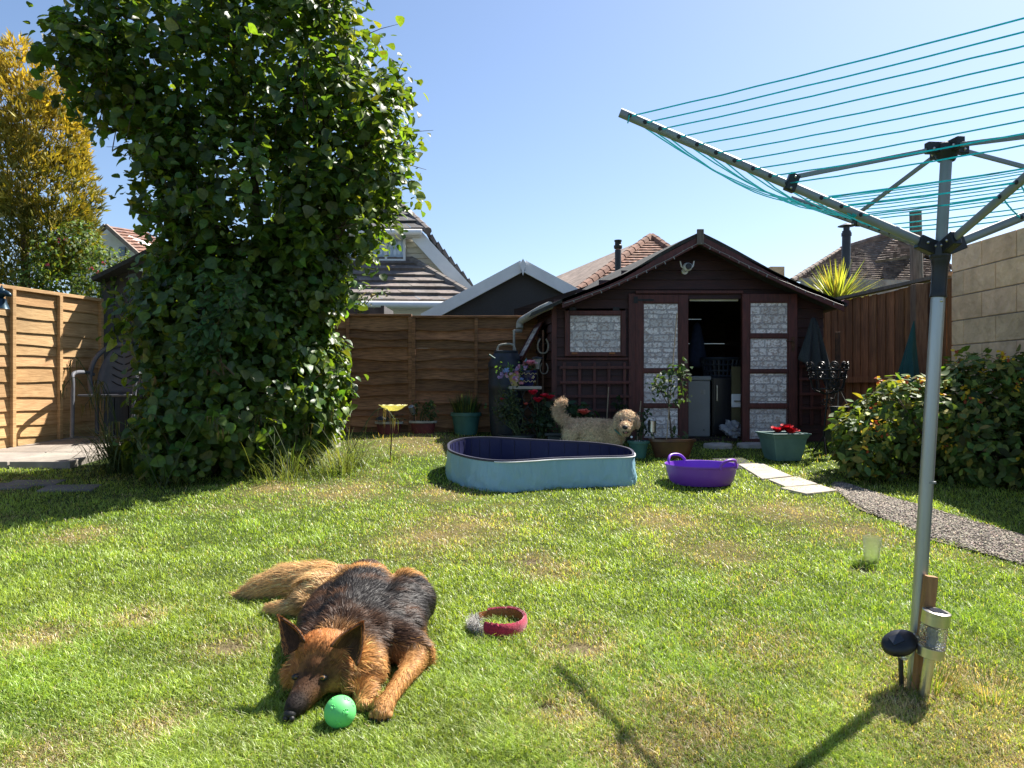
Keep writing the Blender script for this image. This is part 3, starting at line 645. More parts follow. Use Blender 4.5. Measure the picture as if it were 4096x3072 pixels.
# --- terracotta roof behind the shed
h=thing('red_roof_house','house with a red clay hipped roof rising behind the shed','house',tuple(P(660,300,20)-V(0,0,2.5)))
ap=P(650.5,237,21.5); ap2=P(652,237,21.5)
tile_roof(P(566,300,18),P(740,300,18),ap2,ap,24,42,'hip_roof',M['tile_red'],h,.04,.7,1.2)
ridge(h,P(566,300,17.95),ap,16,.12,M['tile_red'],'hip_tiles'); ridge(h,P(740,300,17.95),ap2,16,.12,M['tile_red'],'hip_tiles')
mb=MB(); mb.prism([P(566,300,18),ap,P(500,300,24)],(0,0,-.05)); mb.build('side_roof',M['tile_brown'],h)
wallslab(h,[P(575,301,18.3),P(735,301,18.3),P(735,384,18.3),P(575,384,18.3)],(0,.3,0),'wall',M['render_w'])
mb=MB(); p=P(618,285,17.6); mb.tube([p-V(0,0,.6),P(618,250,17.6)],.075,12); mb.lathe(P(618,249,17.6),[(.085,0),(.10,.03),(.10,.08),(.075,.1),(.075,.16),(.09,.18),(.09,.21)],12)
mb.build('flue_pipe',M['black'],h,smooth=50)
# --- brown roof house on the right
h=thing('brown_roof_house','house with a mottled brown tiled roof and hips beyond the right fence','house',tuple(P(880,300,16)-V(0,0,2.5)))
tile_roof(P(792,281,16.3),P(985,300,13.2),P(897,232.5,15.8),P(842,249.5,17.5),26,46,'main_roof',M['tile_brown'],h,.04,.65,1.25)
ridge(h,P(792,281,16.25),P(842,249.5,17.5),12,.07,M['tile_brown'],'hip_tiles'); ridge(h,P(842,249.5,17.5),P(897,232.5,15.8),14,.08,M['tile_brown'])
tile_roof(P(900,240,15.2),P(990,292,13.0),P(925,250,15.4),P(897,232.5,15.8),16,16,'right_hip_roof',M['tile_brown'],h,.04,.65,1.2)
g1=[P(879,258,14.6),P(895,242,15.4),P(910,249,15.0)]
tile_roof(P(875,263,14.5),P(925,256,14.2),P(912,243,15.2),P(893,240,15.4),9,14,'dormer_roof',M['tile_brown'],h,.05,.6,1.1)
tile_roof(P(893,284,13.6),P(958,284,12.9),P(945,262,13.9),P(915,258,14.2),11,18,'porch_roof',M['tile_brown'],h,.05,.6,1.2)
wallslab(h,[P(800,284,16.6),P(960,300,14),P(960,384,14),P(800,384,16.6)],(0,.4,0),'wall',M['render_w'])
mb=MB(); p=P(775,272,17); mb.obox((p.x,17,p.z-.4),(.16,0,0),(0,.16,0),(0,0,.5)); mb.build('chimney',M['block'],h)
mb=MB(); Yf=12.2; mb.tube([P(845.5,300,Yf),P(846.5,231,Yf)],.068,16); mb.lathe(P(846.5,231,Yf),[(.05,0),(.05,.07),(.14,.08),(.02,.13)],16); mb.lathe(P(846.5,236,Yf),[(.08,0),(.08,.05)],16); mb.lathe(P(846,281,Yf),[(.08,0),(.08,.05)],16)
o=mb.build('metal_flue',M['barrel'],None,tuple(P(845.5,300,Yf)),smooth=40); tag(o,'tall dark metal flue with a cowl rising behind the spiky plant','flue')
mb=MB(); a=P(800,284,11.5); b=P(915,286,11.0); mb.bar(a+V(0,0,-.1),b+V(0,0,-.1),.2,.35); o=mb.build('garden_wall',M['stone'],None,(a.x,a.y,.68)); tag(o,'grey weathered wall top behind the spiky plant','wall')
# --- left house
h=thing('white_gable_house','white rendered house with an orange-red tiled roof far left between conifer and tree','house',tuple(P(128,300,25)-V(0,0,3)))
wallslab(h,[P(96,231,25),P(106,226.5,25),P(150,266,25),P(150,320,25),P(70,320,25),P(70,262,25)],(0,5,0),'gable_wall',M['render_w'])
tile_roof(P(151,264.5,24.6),P(190,262,31),P(146,232,33),P(106,225.5,24.6),12,16,'roof',M['tile_red'],h,.06,.75,1.15)
mb=MB(); mb.bar(P(106,225.5,24.55),P(152,266,24.55),.12,.16,up=(0,1,0)); mb.bar(P(106,225.5,24.55),P(70,258,24.55),.12,.16,up=(0,1,0)); mb.build('verge',M['tile_brown'],h)
mb=MB(); p,q=P(119,256,24.9),P(125,247,24.9); mb.box(p.x,q.x,24.88,24.95,p.z,q.z); mb.build('window',M['pane'],h)
# --- dark shed at the left behind the hedge
h=thing('dark_shed','dark grey boarded shed in shade behind the plastic chair','shed',(-4.6,9.9,.64)); mb=MB()
x0=P(101,0,9.7).x; x1=-3.2; nb=12
for i in range(nb):
    mb.rt(.75,1.1); a=x0+(x1-x0)*i/nb; b=x0+(x1-x0)*(i+.93)/nb; zt=P(0,275-10*i/5,9.7).z; mb.box(a,b,9.7,9.73,.6,min(zt,2.95))
mb.box(x0,x1,9.735,11,.6,2.7); mb.build('board_wall',M['leftshed'],h)
mb=MB(); mb.bar(P(99,281,9.6),P(160,250,9.6),.35,.05,up=(0,0,1)); mb.build('roof',M['felt'],h)
# ================================================================ the shed
YS=9.2
def S(px,py,dy=0): return P(px,py,YS+dy)
SK=-.19                                   # sideways skew of the shed per metre of depth
gS=float(gz(0,YS))
shed=thing('garden_shed','dark maroon timber garden shed with open doorway and stone-print panes','shed',(2.2,YS,gS))
xl=S(553,0).x; xr=S(823,0).x; xa=S(700,0).x; eL=2.30; eR=2.36; zA=3.08
def gable_z(x): return eL+(zA-eL)*(x-xl)/(xa-xl) if x<xa else eR+(zA-eR)*(xr-x)/(xr-xa)
# front wall boards around window / door openings
ho=[(S(566,0).x,S(625,0).x,S(0,355.5).z,S(0,311).z),(S(636,0).x,S(741,0).x,gS-.1,S(0,294.5).z)]
mb=MB(); nb=21; z0=gS-.02; bh=(zA-z0)/nb
for i in range(nb):
    za=z0+i*bh; zb=za+bh*.985; zm=(za+zb)/2
    # x-range under the roofline
    a,b=xl,xr
    if zm>eL: a=xl+(xa-xl)*(zm-eL)/(zA-eL)
    if zm>eR: b=xr-(xr-xa)*(zm-eR)/(zA-eR)
    spans=[(a,b)]
    for h0,h1,hz0,hz1 in ho:
        if hz0<zm<hz1:
            ns=[]
            for s in spans:
                if h1<=s[0] or h0>=s[1]: ns.append(s)
                else:
                    if s[0]<h0: ns.append((s[0],h0))
                    if s[1]>h1: ns.append((h1,s[1]))
            spans=ns
    for s in spans:
        mb.rt(.75,1.2,.05); mb.add([(s[0],YS-.022,za),(s[1],YS-.022,za),(s[1],YS-.004,zb),(s[0],YS-.004,zb),(s[0],YS+.02,za),(s[1],YS+.02,za),(s[1],YS+.02,zb),(s[0],YS+.02,zb)],[(0,1,2,3),(4,7,6,5),(0,4,5,1),(3,2,6,7),(0,3,7,4),(1,5,6,2)])
mb.build('front_wall',M['shed'],shed)
# left side wall (boards) with the side window opening, right wall, back wall with light gaps
D=2.5; sk=V(SK,1,0)
def side(x,t,z): return V(x+SK*t,YS+t,z)
mb=MB(); nb=15; zs=[gS-.02+(eL-gS+.02)*i/nb for i in range(nb+1)]
w0,w1,wz0,wz1=.28,.72,1.62,2.12
for i in range(nb):
    zm=(zs[i]+zs[i+1])/2
    for t0,t1 in ([(0.02,w0),(w1,D)] if wz0<zm<wz1 else [(0.02,D)]):
        mb.rt(.8,1.15,.05); p=[side(xl,t0,zs[i])+V(-.02,0,0),side(xl,t1,zs[i])+V(-.02,0,0),side(xl,t1,zs[i+1]-.006),side(xl,t0,zs[i+1]-.006)]; mb.prism(p,(.03,0,0))
mb.build('side_wall',M['shed'],shed)
mb=MB(); mb.prism([side(xr,.02,gS-.02),side(xr,D,gS-.02),side(xr,D,eR),side(xr,.02,eR)],(-.03,0,0)); mb.build('side_wall',M['shed'],shed)
mb=MB(); zz=[gS-.02]
gaps=[S(0,322.5).z,S(0,344).z]
for z in gaps[::-1]: pass
yb=YS+D
def bx(x,z): return V(x+SK*D,yb,z)
gl=sorted([P(0,319.3,yb).z,P(0,343.7,yb).z]); cut=[gS-.02,gl[0],gl[1],eL]
for i in range(3):
    za=cut[i]+(.006 if i else 0); zb=cut[i+1]-(.004 if i<2 else -.2); mb.prism([bx(xl,za),bx(xr,za),bx(xr,zb),bx(xl,zb)],(0,.025,0))
for z,ss in ((gl[0],((548,688),(745,900))),(gl[1],((548,668),(702,900)))):   # gaps are only open for part of the width
    for a,b in ss:
        A_=P(a,0,yb).x;B_=P(b,0,yb).x; mb.box(A_,B_,yb+.026,yb+.04,z-.03,z+.03)
mb.prism([bx(xl,eL+.19),bx(xr,eR+.13),bx(xa,zA)],(0,.025,0)); mb.build('back_wall',M['shed_in'],shed)
mb=MB(); mb.prism([side(xl,.03,gS+.03),side(xr,.03,gS+.03),side(xr,D,gS+.03),side(xl,D,gS+.03)],(0,0,-.05)); mb.build('floor',M['shed_in'],shed)
# roof slabs with sag, overhanging at the front
YF=-.36
def roof(side_sgn,name):
    mb=MB(); n=8; vs=[];fs=[]
    for j,t in enumerate((YF,D+.15)):
        for i in range(n+1):
            u=i/n
            if side_sgn<0: x=2.25+(.372-2.25)*u; z=3.13+(2.215-3.13)*u-.045*math.sin(PI*u)+.02*math.sin(u*9)
            else: x=2.25+(4.0-2.25)*u; z=3.13+(2.265-3.13)*u-.025*math.sin(PI*u)+.012*math.sin(u*8)
            for k in (0,.045): vs.append((x+SK*(t-YF),YS+t,z-k))
    m=(n+1)*2
    for i in range(n):
        a=i*2; fs+=[(a,a+2,m+a+2,m+a),(a+1,m+a+1,m+a+3,a+3),(a,a+1,a+3,a+2),(m+a,m+a+2,m+a+3,m+a+1)]
    fs+=[(n*2,n*2+1,m+n*2+1,m+n*2)]
    mb.add(vs,fs); return mb.build(name,M['felt'],shed)
roof(-1,'roof'); roof(1,'roof')
# verge fascia boards along the front
for s,ex,ez in ((-1,.60,2.325),(1,3.97,2.28)):
    mb=MB(); pr=None; n=9
    for i in range(n+1):
        u=i/n; x=2.25+(ex-2.25)*u; z=3.085+(ez-3.085)*u+(-.04 if s<0 else -.022)*math.sin(PI*u)
        q=V(x,YS+YF+.0,z)
        if pr is not None: mb.rt(.9,1.1); mb.prism([pr,q,q-V(0,0,.105),pr-V(0,0,.105)],(0,.03,0))
        pr=q
    mb.build('fascia',M['shed_red'],shed)
mb=MB(); mb.box(2.205,2.285,YS+YF-.035,YS+YF-.003,2.97,3.155); mb.build('ridge_post',M['grey_wood'],shed,bevel=.006)
# gutter of the left eave, running back, and right gutter
mb=MB(); pts=catmull([P(550,305.5,9.0),P(540,310,9.3),P(527,317.5,9.85),P(520.5,322,10.0),P(519.5,329,9.98)],6); mb.tube(pts,.05,10); mb.build('gutter',M['offwhite'],shed,smooth=50)
mb=MB(); mb.tube([P(846,303,8.95),P(815,312,9.6)],.045,10); mb.build('gutter',M['shed_red'],shed,smooth=50)
mb=MB(); mb.box(S(551.5,0).x,S(556.5,0).x,YS-.045,YS-.023,gS,2.3); mb.build('corner_board',M['shed_red'],shed)
mb=MB(); mb.box(S(554,0).x,S(635,0).x,YS-.04,YS-.0235,S(0,360).z,S(0,357.6).z); mb.box(S(628,0).x,S(635,0).x,YS-.05,YS-.0235,gS,S(0,294).z); mb.box(S(635,0).x,S(742,0).x,YS-.055,YS-.0235,S(0,294).z,S(0,291).z); mb.box(S(741,0).x,S(746,0).x,YS-.05,YS-.0235,gS,S(0,294).z); mb.build('door_frame',M['shed_red'],shed,bevel=.004)
def stone_pane(o0,ux,uz,parent):
    W_,H_=ux.length,uz.length; nx=max(8,int(W_/.0045)); nz_=max(8,int(H_/.0045)); a=np.linspace(0,1,nx); b=np.linspace(0,1,nz_); A,B=np.meshgrid(a,b)
    s0=random.uniform(0,50); u=A*W_; v=B*H_; u=u+.020*(fbm(u*16+s0,v*16)-.5); v=v+.018*(fbm(u*13,v*13+s0)-.5)
    d=np.full(u.shape,9.);dn=np.full(u.shape,9.); tone=np.ones(u.shape); z=-.03; rr=random.Random(s0)
    while z<H_+.03:
        hh=rr.uniform(.05,.115); x=-rr.uniform(.02,.12)
        while x<W_+.03:
            ww=rr.uniform(.09,.22); m=(u>=x)&(u<x+ww)&(v>=z)&(v<z+hh)
            if m.any():
                px_=np.minimum(u-x,x+ww-u)[m]; pz_=np.minimum(v-z,z+hh-v)[m]; e=np.minimum(px_,pz_); cr=np.maximum(0,.016-px_)**2+np.maximum(0,.016-pz_)**2; e=np.where((px_<.016)&(pz_<.016),.016-np.sqrt(cr),e)
                d[m]=e; dn[m]=(v-z)[m]; tone[m]=rr.uniform(.72,1.12)
            x+=ww
        z+=hh
    k=lambda lo,hi,q: np.clip((q-lo)/(hi-lo),0,1)
    st=np.array([.80,.75,.74])*tone[...,None]; n1=fbm(u*55+s0,v*70); n2=fbm(u*130,v*150+s0); br=k(.50,.62,n1)[...,None]*.75
    C=st*(1-br)+np.array([.34,.24,.20])*br; C=C*(.70+.6*n2[...,None]); ed_=(1-k(.004,.012,d))*np.where(dn<.016,1,.6); C=C*(1-ed_[...,None])+np.array([.10,.08,.085])*ed_[...,None]
    mo=(1-k(.001,.0045,d))[...,None]; C=C*(1-mo)+np.array([.50,.47,.49])*mo
    O=np.array(o0);Vt=O+A[...,None]*np.array(ux)+B[...,None]*np.array(uz); idx=np.arange(nx*nz_).reshape(nz_,nx); Fq=np.stack([idx[:-1,:-1],idx[:-1,1:],idx[1:,1:],idx[1:,:-1]],-1).reshape(-1,4)
    return link('stone_print_pane',npmesh('stone_print_pane',Vt.reshape(-1,3),Fq,C.reshape(-1,3)),M['print'],parent)
def leaf_panel(name,fr,panes,y,th,parent,lean=0,sag=0):
    """framed leaf; fr=(px0,px1,py0,py1); panes=list of (px0,px1,py0,py1)"""
    mb=MB(); q=lambda px,py,yy: P(px,py,y)+V(0,yy,0)
    def bx_(a,b,c,d,yo=0):
        mb.rt(.85,1.12,.04); p=q(a,d,0);r=q(b,c,0); mb.box(p.x,r.x,y+yo,y+th+yo,p.z,r.z)
    x0,x1,y0,y1=fr; pa,pb=panes[0][0],panes[0][1]
    bx_(x0,pa,y0,y1); bx_(pb,x1,y0,y1); ys=[y0]+[v for p in panes for v in (p[2],p[3])]+[y1]
    for i in range(0,len(ys),2): bx_(pa+.02,pb-.02,ys[i],ys[i+1],.0025)
    o=mb.build(name,M['shed_red'],parent,bevel=.005)
    for a,b,c,d in panes:
        p=q(a-.5,d+.5,0);r=q(b+.5,c-.5,0); stone_pane(V(p.x,y+th*.48,p.z),V(r.x-p.x,0,0),V(0,0,r.z-p.z),o)
        m3=MB()
        for e in ((a,a+1.0,c,d),(b-1.0,b,c,d),(a+1.02,b-1.02,c,c+.9),(a+1.02,b-1.02,d-.9,d)):
            p=q(e[0],e[3],0);r=q(e[1],e[2],0); m3.box(p.x,r.x,y+th*.2,y+th*.44,p.z,r.z)
        m3.build('glazing_bead',M['shed_red'],o)
    return o
dl=leaf_panel('door',(635.5,688.5,294.5,441),[(643,679,302.7,368.9),(643,679,372.4,404),(643,679,407.3,438.7)],YS-.045,.04,shed)
dr=leaf_panel('door',(742.5,797.5,293.7,444.5),[(749.8,788.7,302,334),(749.6,788.4,337.5,369.7),(749.2,788,372.7,404),(749,787.8,408,439.7)],YS-.14,.042,shed)
mb=MB(); p=P(793,344,YS-.145); mb.box(p.x-.02,p.x+.02,p.y-.008,p.y,p.z-.09,p.z+.09); mb.tube([p+V(0,-.0,.03),p+V(0,-.04,.03),p+V(-.10,-.045,.035)],.008,6); mb.build('handle',M['rust'],dr)
mb=MB(); p=P(636,300,YS-.05); mb.box(p.x-.02,p.x+.22,p.y-.006,p.y,p.z-.012,p.z+.012); mb.box(p.x-.03,p.x+.02,p.y-.008,p.y-.0005,p.z-.04,p.z+.04); mb.build('hinge',M['iron'],dl)
wn=leaf_panel('window',(565,626,310.5,356.2),[(569.3,621.5,314.6,352.8)],YS-.075,.04,shed)
for px in (573,616): mb=MB(); p=P(px,309,YS-.05); mb.box(p.x-.04,p.x+.04,p.y-.012,p.y,p.z-.02,p.z+.02); mb.build('hinge',M['iron'],wn)
for px in (574.5,612):
    mb=MB(); p=P(px,353.2,YS-.08); mb.box(p.x-.035,p.x+.035,p.y-.012,p.y,p.z-.012,p.z+.012); mb.build('catch',M['leather'],wn)
# side window propped open
mb=MB(); a=side(xl,w0,wz1)+V(-.04,0,0); b=side(xl,w1,wz1)+V(-.04,0,0); lo=V(-.26,-.05,-.48)
def qd(s,t): return a.lerp(b,s)+lo*t
for s0,s1,t0,t1 in ((0,.12,0,1),(.88,1,0,1),(.121,.879,0,.1),(.121,.879,.9,1)):
    mb.rt(); mb.prism([qd(s0,t0),qd(s1,t0),qd(s1,t1),qd(s0,t1)],(-.035,-.02,-.02))
sw=mb.build('window',M['shed_red'],shed)
stone_pane(qd(.88,.9)+V(-.02,-.01,-.01),qd(.12,.9)-qd(.88,.9),qd(.12,.1)-qd(.12,.9),sw)
# roller blind at the doorway top
mb=MB(); a=S(689.5,296.8,.02);b=S(738,296.6,.02); mb.tube([a,b],.022,10); mb.sph(b,.032,8,6); mb.box(a.x,b.x,YS+.015,YS+.02,a.z-.055,a.z-.015); mb.build('roller_blind',M['blind'],shed,smooth=50)
# trellises fixed on the front wall
def trellis(xs,ys,x0,x1,y0,y1,y,lab):
    mb=MB()
    for i,px in enumerate(xs): mb.rt(); p=P(px,y1,y);q=P(px,y0,y); mb.box(p.x-.018,p.x+.018,y,y+.016,p.z,q.z)
    for py in ys: mb.rt(); p=P(x0,py,y);q=P(x1,py,y); mb.box(p.x,q.x,y-.018,y-.001,p.z-.018,p.z+.018)
    o=mb.build('trellis',M['shed_red'],None,tuple(P((x0+x1)/2,y1,y)),bevel=.003); tag(o,lab,'trellis',group='wooden trellises on the shed front'); return o
trellis([564.3,579.7,594.6,609,624.7],[367.5,382.3,396.3,410.3],559.5,630.5,362.5,424,YS-.06,'red-brown square trellis on the shed wall below the window')
trellis([801,812,823],[366,379,394,408],798.5,828,360,425,YS-.06,'dark trellis on the shed wall right of the open door leaf')
# ---------------------------------------------------------------- things in the doorway
Yi=9.55
r=thing('chest_freezer','grey upright side of a small freezer just inside the shed doorway','freezer',(S(700,0,.35).x,Yi,gS+.04)); x0=P(688,0,Yi).x;x1=P(710.3,0,Yi).x; zt=P(0,376,Yi).z
mb=MB(); mb.box(x0,x1,Yi,Yi+.5,gS+.03,zt-.06); mb.build('body',M['freezer'],r,bevel=.012); mb=MB(); mb.box(x0-.01,x1+.01,Yi-.015,Yi+.5,zt-.058,zt); mb.build('lid',M['freezer'],r,bevel=.012)
mb=MB(); p=P(704,430,Yi); mb.lathe(p,[(.012,-.012),(.012,.0)],10,R=Matrix.Rotation(PI/2,3,'X')); mb.build('drain_plug',M['black'],r); mb=MB(); p=P(703,392,Yi-.004); mb.box(p.x-.03,p.x+.03,Yi-.003,Yi-.0005,p.z-.03,p.z+.03); mb.build('badge',M['offwhite'],r)
r=thing('fridge','black fridge with a thin pale handle inside the shed doorway','fridge',(S(725,0,.4).x,Yi+.05,gS+.04)); x0=P(713.5,0,Yi).x;x1=P(741,0,Yi).x; zt=P(0,377,Yi).z
mb=MB(); mb.box(x0,x1,Yi+.06,Yi+.6,gS+.03,zt); mb.build('body',M['fridge'],r,bevel=.01); mb=MB(); mb.box(x0+.005,x1,Yi+.02,Yi+.056,gS+.06,zt-.01); d=mb.build('door',M['fridge'],r,bevel=.008); mb=MB(); p=P(717,393,Yi); mb.tube([p+V(0,-.01,.1),p+V(0,-.01,-.1)],.008,8); mb.build('handle',M['steel'],d)
r=thing('laundry_basket','dark plastic laundry basket standing on the black fridge','basket',(S(722,0,.45).x,Yi+.3,zt)); c=V(P(722,0,Yi+.3).x,Yi+.32,zt+.005); mb=MB()
for i in range(26):
    a0=2*PI*i/26; d0=V(math.cos(a0)*.27,math.sin(a0)*.2,0); mb.tube([c+d0*.82,c+d0+V(0,0,.23)],.012,5)
for k,zz in ((.82,.01),(.87,.08),(.94,.16),(1.0,.24)): mb.tube([c+V(math.cos(t)*.27*k,math.sin(t)*.2*k,zz) for t in [2*PI*j/28 for j in range(28)]],.013 if zz<.2 else .02,6,closed=True)
mb.build('basket_body',M['barrel'],r)
mb=MB(); c0=P(697,322,Yi+.5); mb.lathe(c0,[(.01,0),(.05,-.05),(.09,-.25),(.13,-.5),(.10,-.6),(.02,-.63)],16); o=mb.build('hanging_bag',M['pink_towel'],None,tuple(c0),smooth=60); tag(o,'dark blue bag hanging in the dark shed above the grey freezer','bag')
r=thing('drawer_unit','white drawer front leaning on a yellowish board inside the shed doorway','drawer',tuple(P(735,440,9.45))); p=P(734,394,9.42); mb=MB(); mb.box(p.x-.03,p.x+.10,9.42,9.44,p.z-.17,p.z+.0); mb.build('drawer_front',M['white'],r,bevel=.008); mb=MB(); mb.box(p.x+.0,p.x+.08,9.40,9.42,p.z-.095,p.z-.085); mb.build('handle',M['iron'],r); mb=MB(); mb.box(p.x-.02,p.x+.12,9.45,9.47,gS+.05,p.z+.35); mb.build('board',M['yboard'],r)
# clear plastic bag, crumpled
bm=bmesh.new(); bmesh.ops.create_icosphere(bm,subdivisions=4,radius=1)
c=P(731,433,9.35)
for v in bm.verts:
    n=v.co.normalized(); k=1+.22*math.sin(n.x*7+n.z*5)+.15*math.sin(n.y*11-n.z*9)+.08*math.sin(n.x*19+n.y*13); v.co=V(n.x*.125*k*(1-.35*max(n.z,0)),n.y*.1*k,n.z*.105*k+.0)+V(.05*max(-n.z,0),0,0)
me=bpy.data.meshes.new('b'); bm.to_mesh(me); bm.free(); me.transform(Matrix.Translation(V(c.x,9.36,gS+.135))); o=link('plastic_bag',me,M['bag'],None,(c.x,9.36,gS+.04),smooth=40); tag(o,'crumpled clear plastic bag on the shed floor at the doorway','bag')
# ---------------------------------------------------------------- on the shed
r=thing('security_camera','white security camera with two antennas under the shed gable','camera',tuple(P(687.5,268,9.1))); c=P(687.5,267,9.02)
mb=MB(); mb.sph(c,.058,16,10,(1,1.1,.9)); mb.tube([c+V(0,.05,-.01),c+V(0,.16,-.03)],.02,8); mb.lathe(c+V(0,.15,-.03),[(.04,-.01),(.04,.015)],12,R=Matrix.Rotation(PI/2,3,'X')); mb.build('body',M['white'],r,smooth=50)
mb=MB(); mb.lathe(c+V(0,-.055,0),[(.038,-.0),(.036,.012),(.005,.013)],16,R=Matrix.Rotation(PI/2,3,'X')); mb.build('lens',M['black'],r,smooth=40)
for s in (-1,1): mb=MB(); a=c+V(s*.05,.02,-.01); mb.tube([a,a+V(s*.02,0,.02),a+V(s*.035,0,.085)],[.008,.01,.008],8); mb.build('antenna',M['white'],r,smooth=40)
mb=MB(); ys=YS+YF-.02
pts=[];n=60
for i in range(n+1):
    u=i/n
    if u<.5: v=u*2; x=.62+(2.25-.62)*v; z=2.29+(3.03-2.29)*v-.05*math.sin(PI*v)-.007*abs(math.sin(v*14))
    else: v=u*2-1; x=2.25+(3.95-2.25)*v; z=3.03+(2.27-3.03)*v-.035*math.sin(PI*v)-.007*abs(math.sin(v*15))
    pts.append(V(x,ys-.008,z-.02))
mb.tube(pts,.0035,4); r=thing('string_lights','string of tiny lights draped along the shed roof edge','string lights',tuple(pts[30])); mb.build('cable',M['wire'],r)
for i in range(2,60,2): 
    mb=MB(); p=pts[i]; e=V(random.uniform(-.014,.014),-.004,random.choice((-.03,-.02,.015,-.035))); mb.tube([p,p+e],[.004,.006],5); mb.build('bulb',M['bulb'],r)
# ================================================================ trees, shrubs, plants
def pxell(px,py,Y,rpx,rpy,rY):
    c=P(px,py,Y); return (c.x,c.y,c.z,rpx/F*Y,rY,rpy/F*Y)
# big leafy hazel at the left
ht=thing('hazel_tree','big dense leafy tree covering the left of the lawn, sunlit on its right','tree',tuple(GX(-2.75,7.4)))
E=[pxell(232,400,7.3,82,72,1.0),pxell(200,440,7.0,62,48,.7),pxell(285,415,7.7,54,60,.8),pxell(220,320,7.4,84,80,1.0),pxell(285,330,7.6,50,78,.8),pxell(182,330,7.3,30,70,.5),
   pxell(184,215,7.2,34,50,.6),pxell(256,200,7.4,98,100,1.1),pxell(325,218,7.4,66,44,.8),pxell(340,150,7.4,66,74,.9),pxell(364,115,7.4,46,56,.8),pxell(280,72,7.4,92,90,1.0),pxell(170,65,7.2,112,76,.95),pxell(106,42,7.1,44,40,.55),pxell(134,92,7.1,38,38,.5),pxell(312,8,7.4,40,50,.7),pxell(230,-40,7.3,145,70,1.0),pxell(312,292,7.5,34,40,.5),pxell(165,150,7.1,30,40,.5)]
E+=[pxell(362,178,7.4,44,40,.6),pxell(308,262,7.5,40,40,.55),pxell(320,380,7.7,30,60,.5)]
E=[e for e in E]
Ec=[e for e in E if e[2]>P(0,268,7.3).z]; El=[e for e in E if e[2]<=P(0,240,7.3).z]
p,nn=shellpts(El,12500,.15,.68,zmin=.5,lump=.13); pc,nc=shellpts(Ec,3800,.22,.6,lump=.2); p=np.vstack([p,pc]); nn=np.vstack([nn,nc])
# leafy sprays that make up the crown
sp,sn=shellpts([(e[0],e[1],e[2],e[3]*.86,e[4]*.86,e[5]*.86) for e in Ec],1500,.16,.6,lump=.2); sq=[];sv=[];mbs=MB()
for a_,b_ in zip(sp,sn):
    d_=(Vector(b_)*.8+V(random.gauss(0,.45),random.gauss(0,.45),random.gauss(.25,.4))).normalized(); L_=random.uniform(.15,.40); a_=Vector(a_); e_=a_+d_*L_-V(0,0,L_*.12)
    if random.random()<.4: mbs.tube([a_,a_.lerp(e_,.5)+V(0,0,.015),e_],[.0055,.004,.002],4,cap=False)
    for j in range(random.randint(5,9)):
        u_=random.random()**.8; q_=a_.lerp(e_,u_)+V(random.gauss(0,.05),random.gauss(0,.05),random.gauss(-.01,.04)); sq.append(q_); sv.append(Vector(b_)*.35+V(random.gauss(.1,.5),random.gauss(-.2,.5),random.gauss(.75,.45)))
tag(mbs.build('spray_twigs',M['bark'],ht),kind='stuff'); p=np.vstack([p,np.array(sq)]); nn=np.vstack([nn,np.array(sv)])
Ea=np.array(E); ki=RNG.integers(0,len(E),6500); di=nz(RNG.normal(size=(6500,3))); pi2=Ea[ki,:3]+di*Ea[ki,3:]*RNG.uniform(.2,.75,(6500,1)); p=np.vstack([p,pi2]); nn=np.vstack([nn,di]); k=p[:,2]>gz(p[:,0],p[:,1])+.03; p=p[k];nn=nn[k]; n=len(p)
nr=nz(nn*.7+RNG.normal(0,.45,(n,3))+np.array([.08,-.1,.55]))
sz=RNG.uniform(.055,.12,n)*np.where(RNG.random(n)<.2,.65,1)
leaves('foliage',p,nr,sz,vary((.070,.130,.030),n,.26,.10,alt=(.115,.175,.038),pa=.35),'hazel',M['leaf'],ht,down=.65,curl=.22)
# twig tips breaking the outline
tp=[];tn=[];mbt=MB()
for _ in range(150):
    i=random.randrange(n); c=Vector(p[i]); d=(Vector(nn[i])+V(random.gauss(0,.3),random.gauss(0,.3),.25)).normalized(); Ls=random.uniform(.1,.26)
    mbt.tube([c-d*.25,c+d*Ls*.6,c+d*Ls+V(0,0,-.02)],[.005,.004,.002],4)
    for u in (.35,.6,.8,1.0): tp.append(c+d*Ls*u+V(random.gauss(0,.02),random.gauss(0,.02),random.gauss(0,.02))); tn.append(Vector(nn[i])*.4+V(random.gauss(0,.6),random.gauss(0,.6),.6))
tag(mbt.build('twigs',M['bark'],ht),kind='stuff')
leaves('tip_leaves',tp,tn,RNG.uniform(.05,.09,len(tp)),vary((.075,.13,.035),len(tp),.2,.1),'hazel',M['leaf'],ht,down=.5,curl=.18)
mb=MB(); base=GX(-2.75,7.4)
for i in range(9):
    a=2*PI*i/9; b0=base+V(.35*math.cos(a),.35*math.sin(a),-.1); tips=[P(110,50,7.1),P(170,120,7.2),P(230,20,7.3),P(300,60,7.4),P(350,30,7.4),P(390,110,7.4),P(370,190,7.4),P(200,200,7.4),P(290,200,7.6)]
    t=tips[i]; mb.tube(catmull([b0,b0.lerp(t,.3)+V(random.gauss(0,.1),0,.2),b0.lerp(t,.7)+V(random.gauss(0,.1),0,.1),t],5),[.07-.0035*k for k in range(16)],7)
mb.build('trunk',M['bark'],ht)
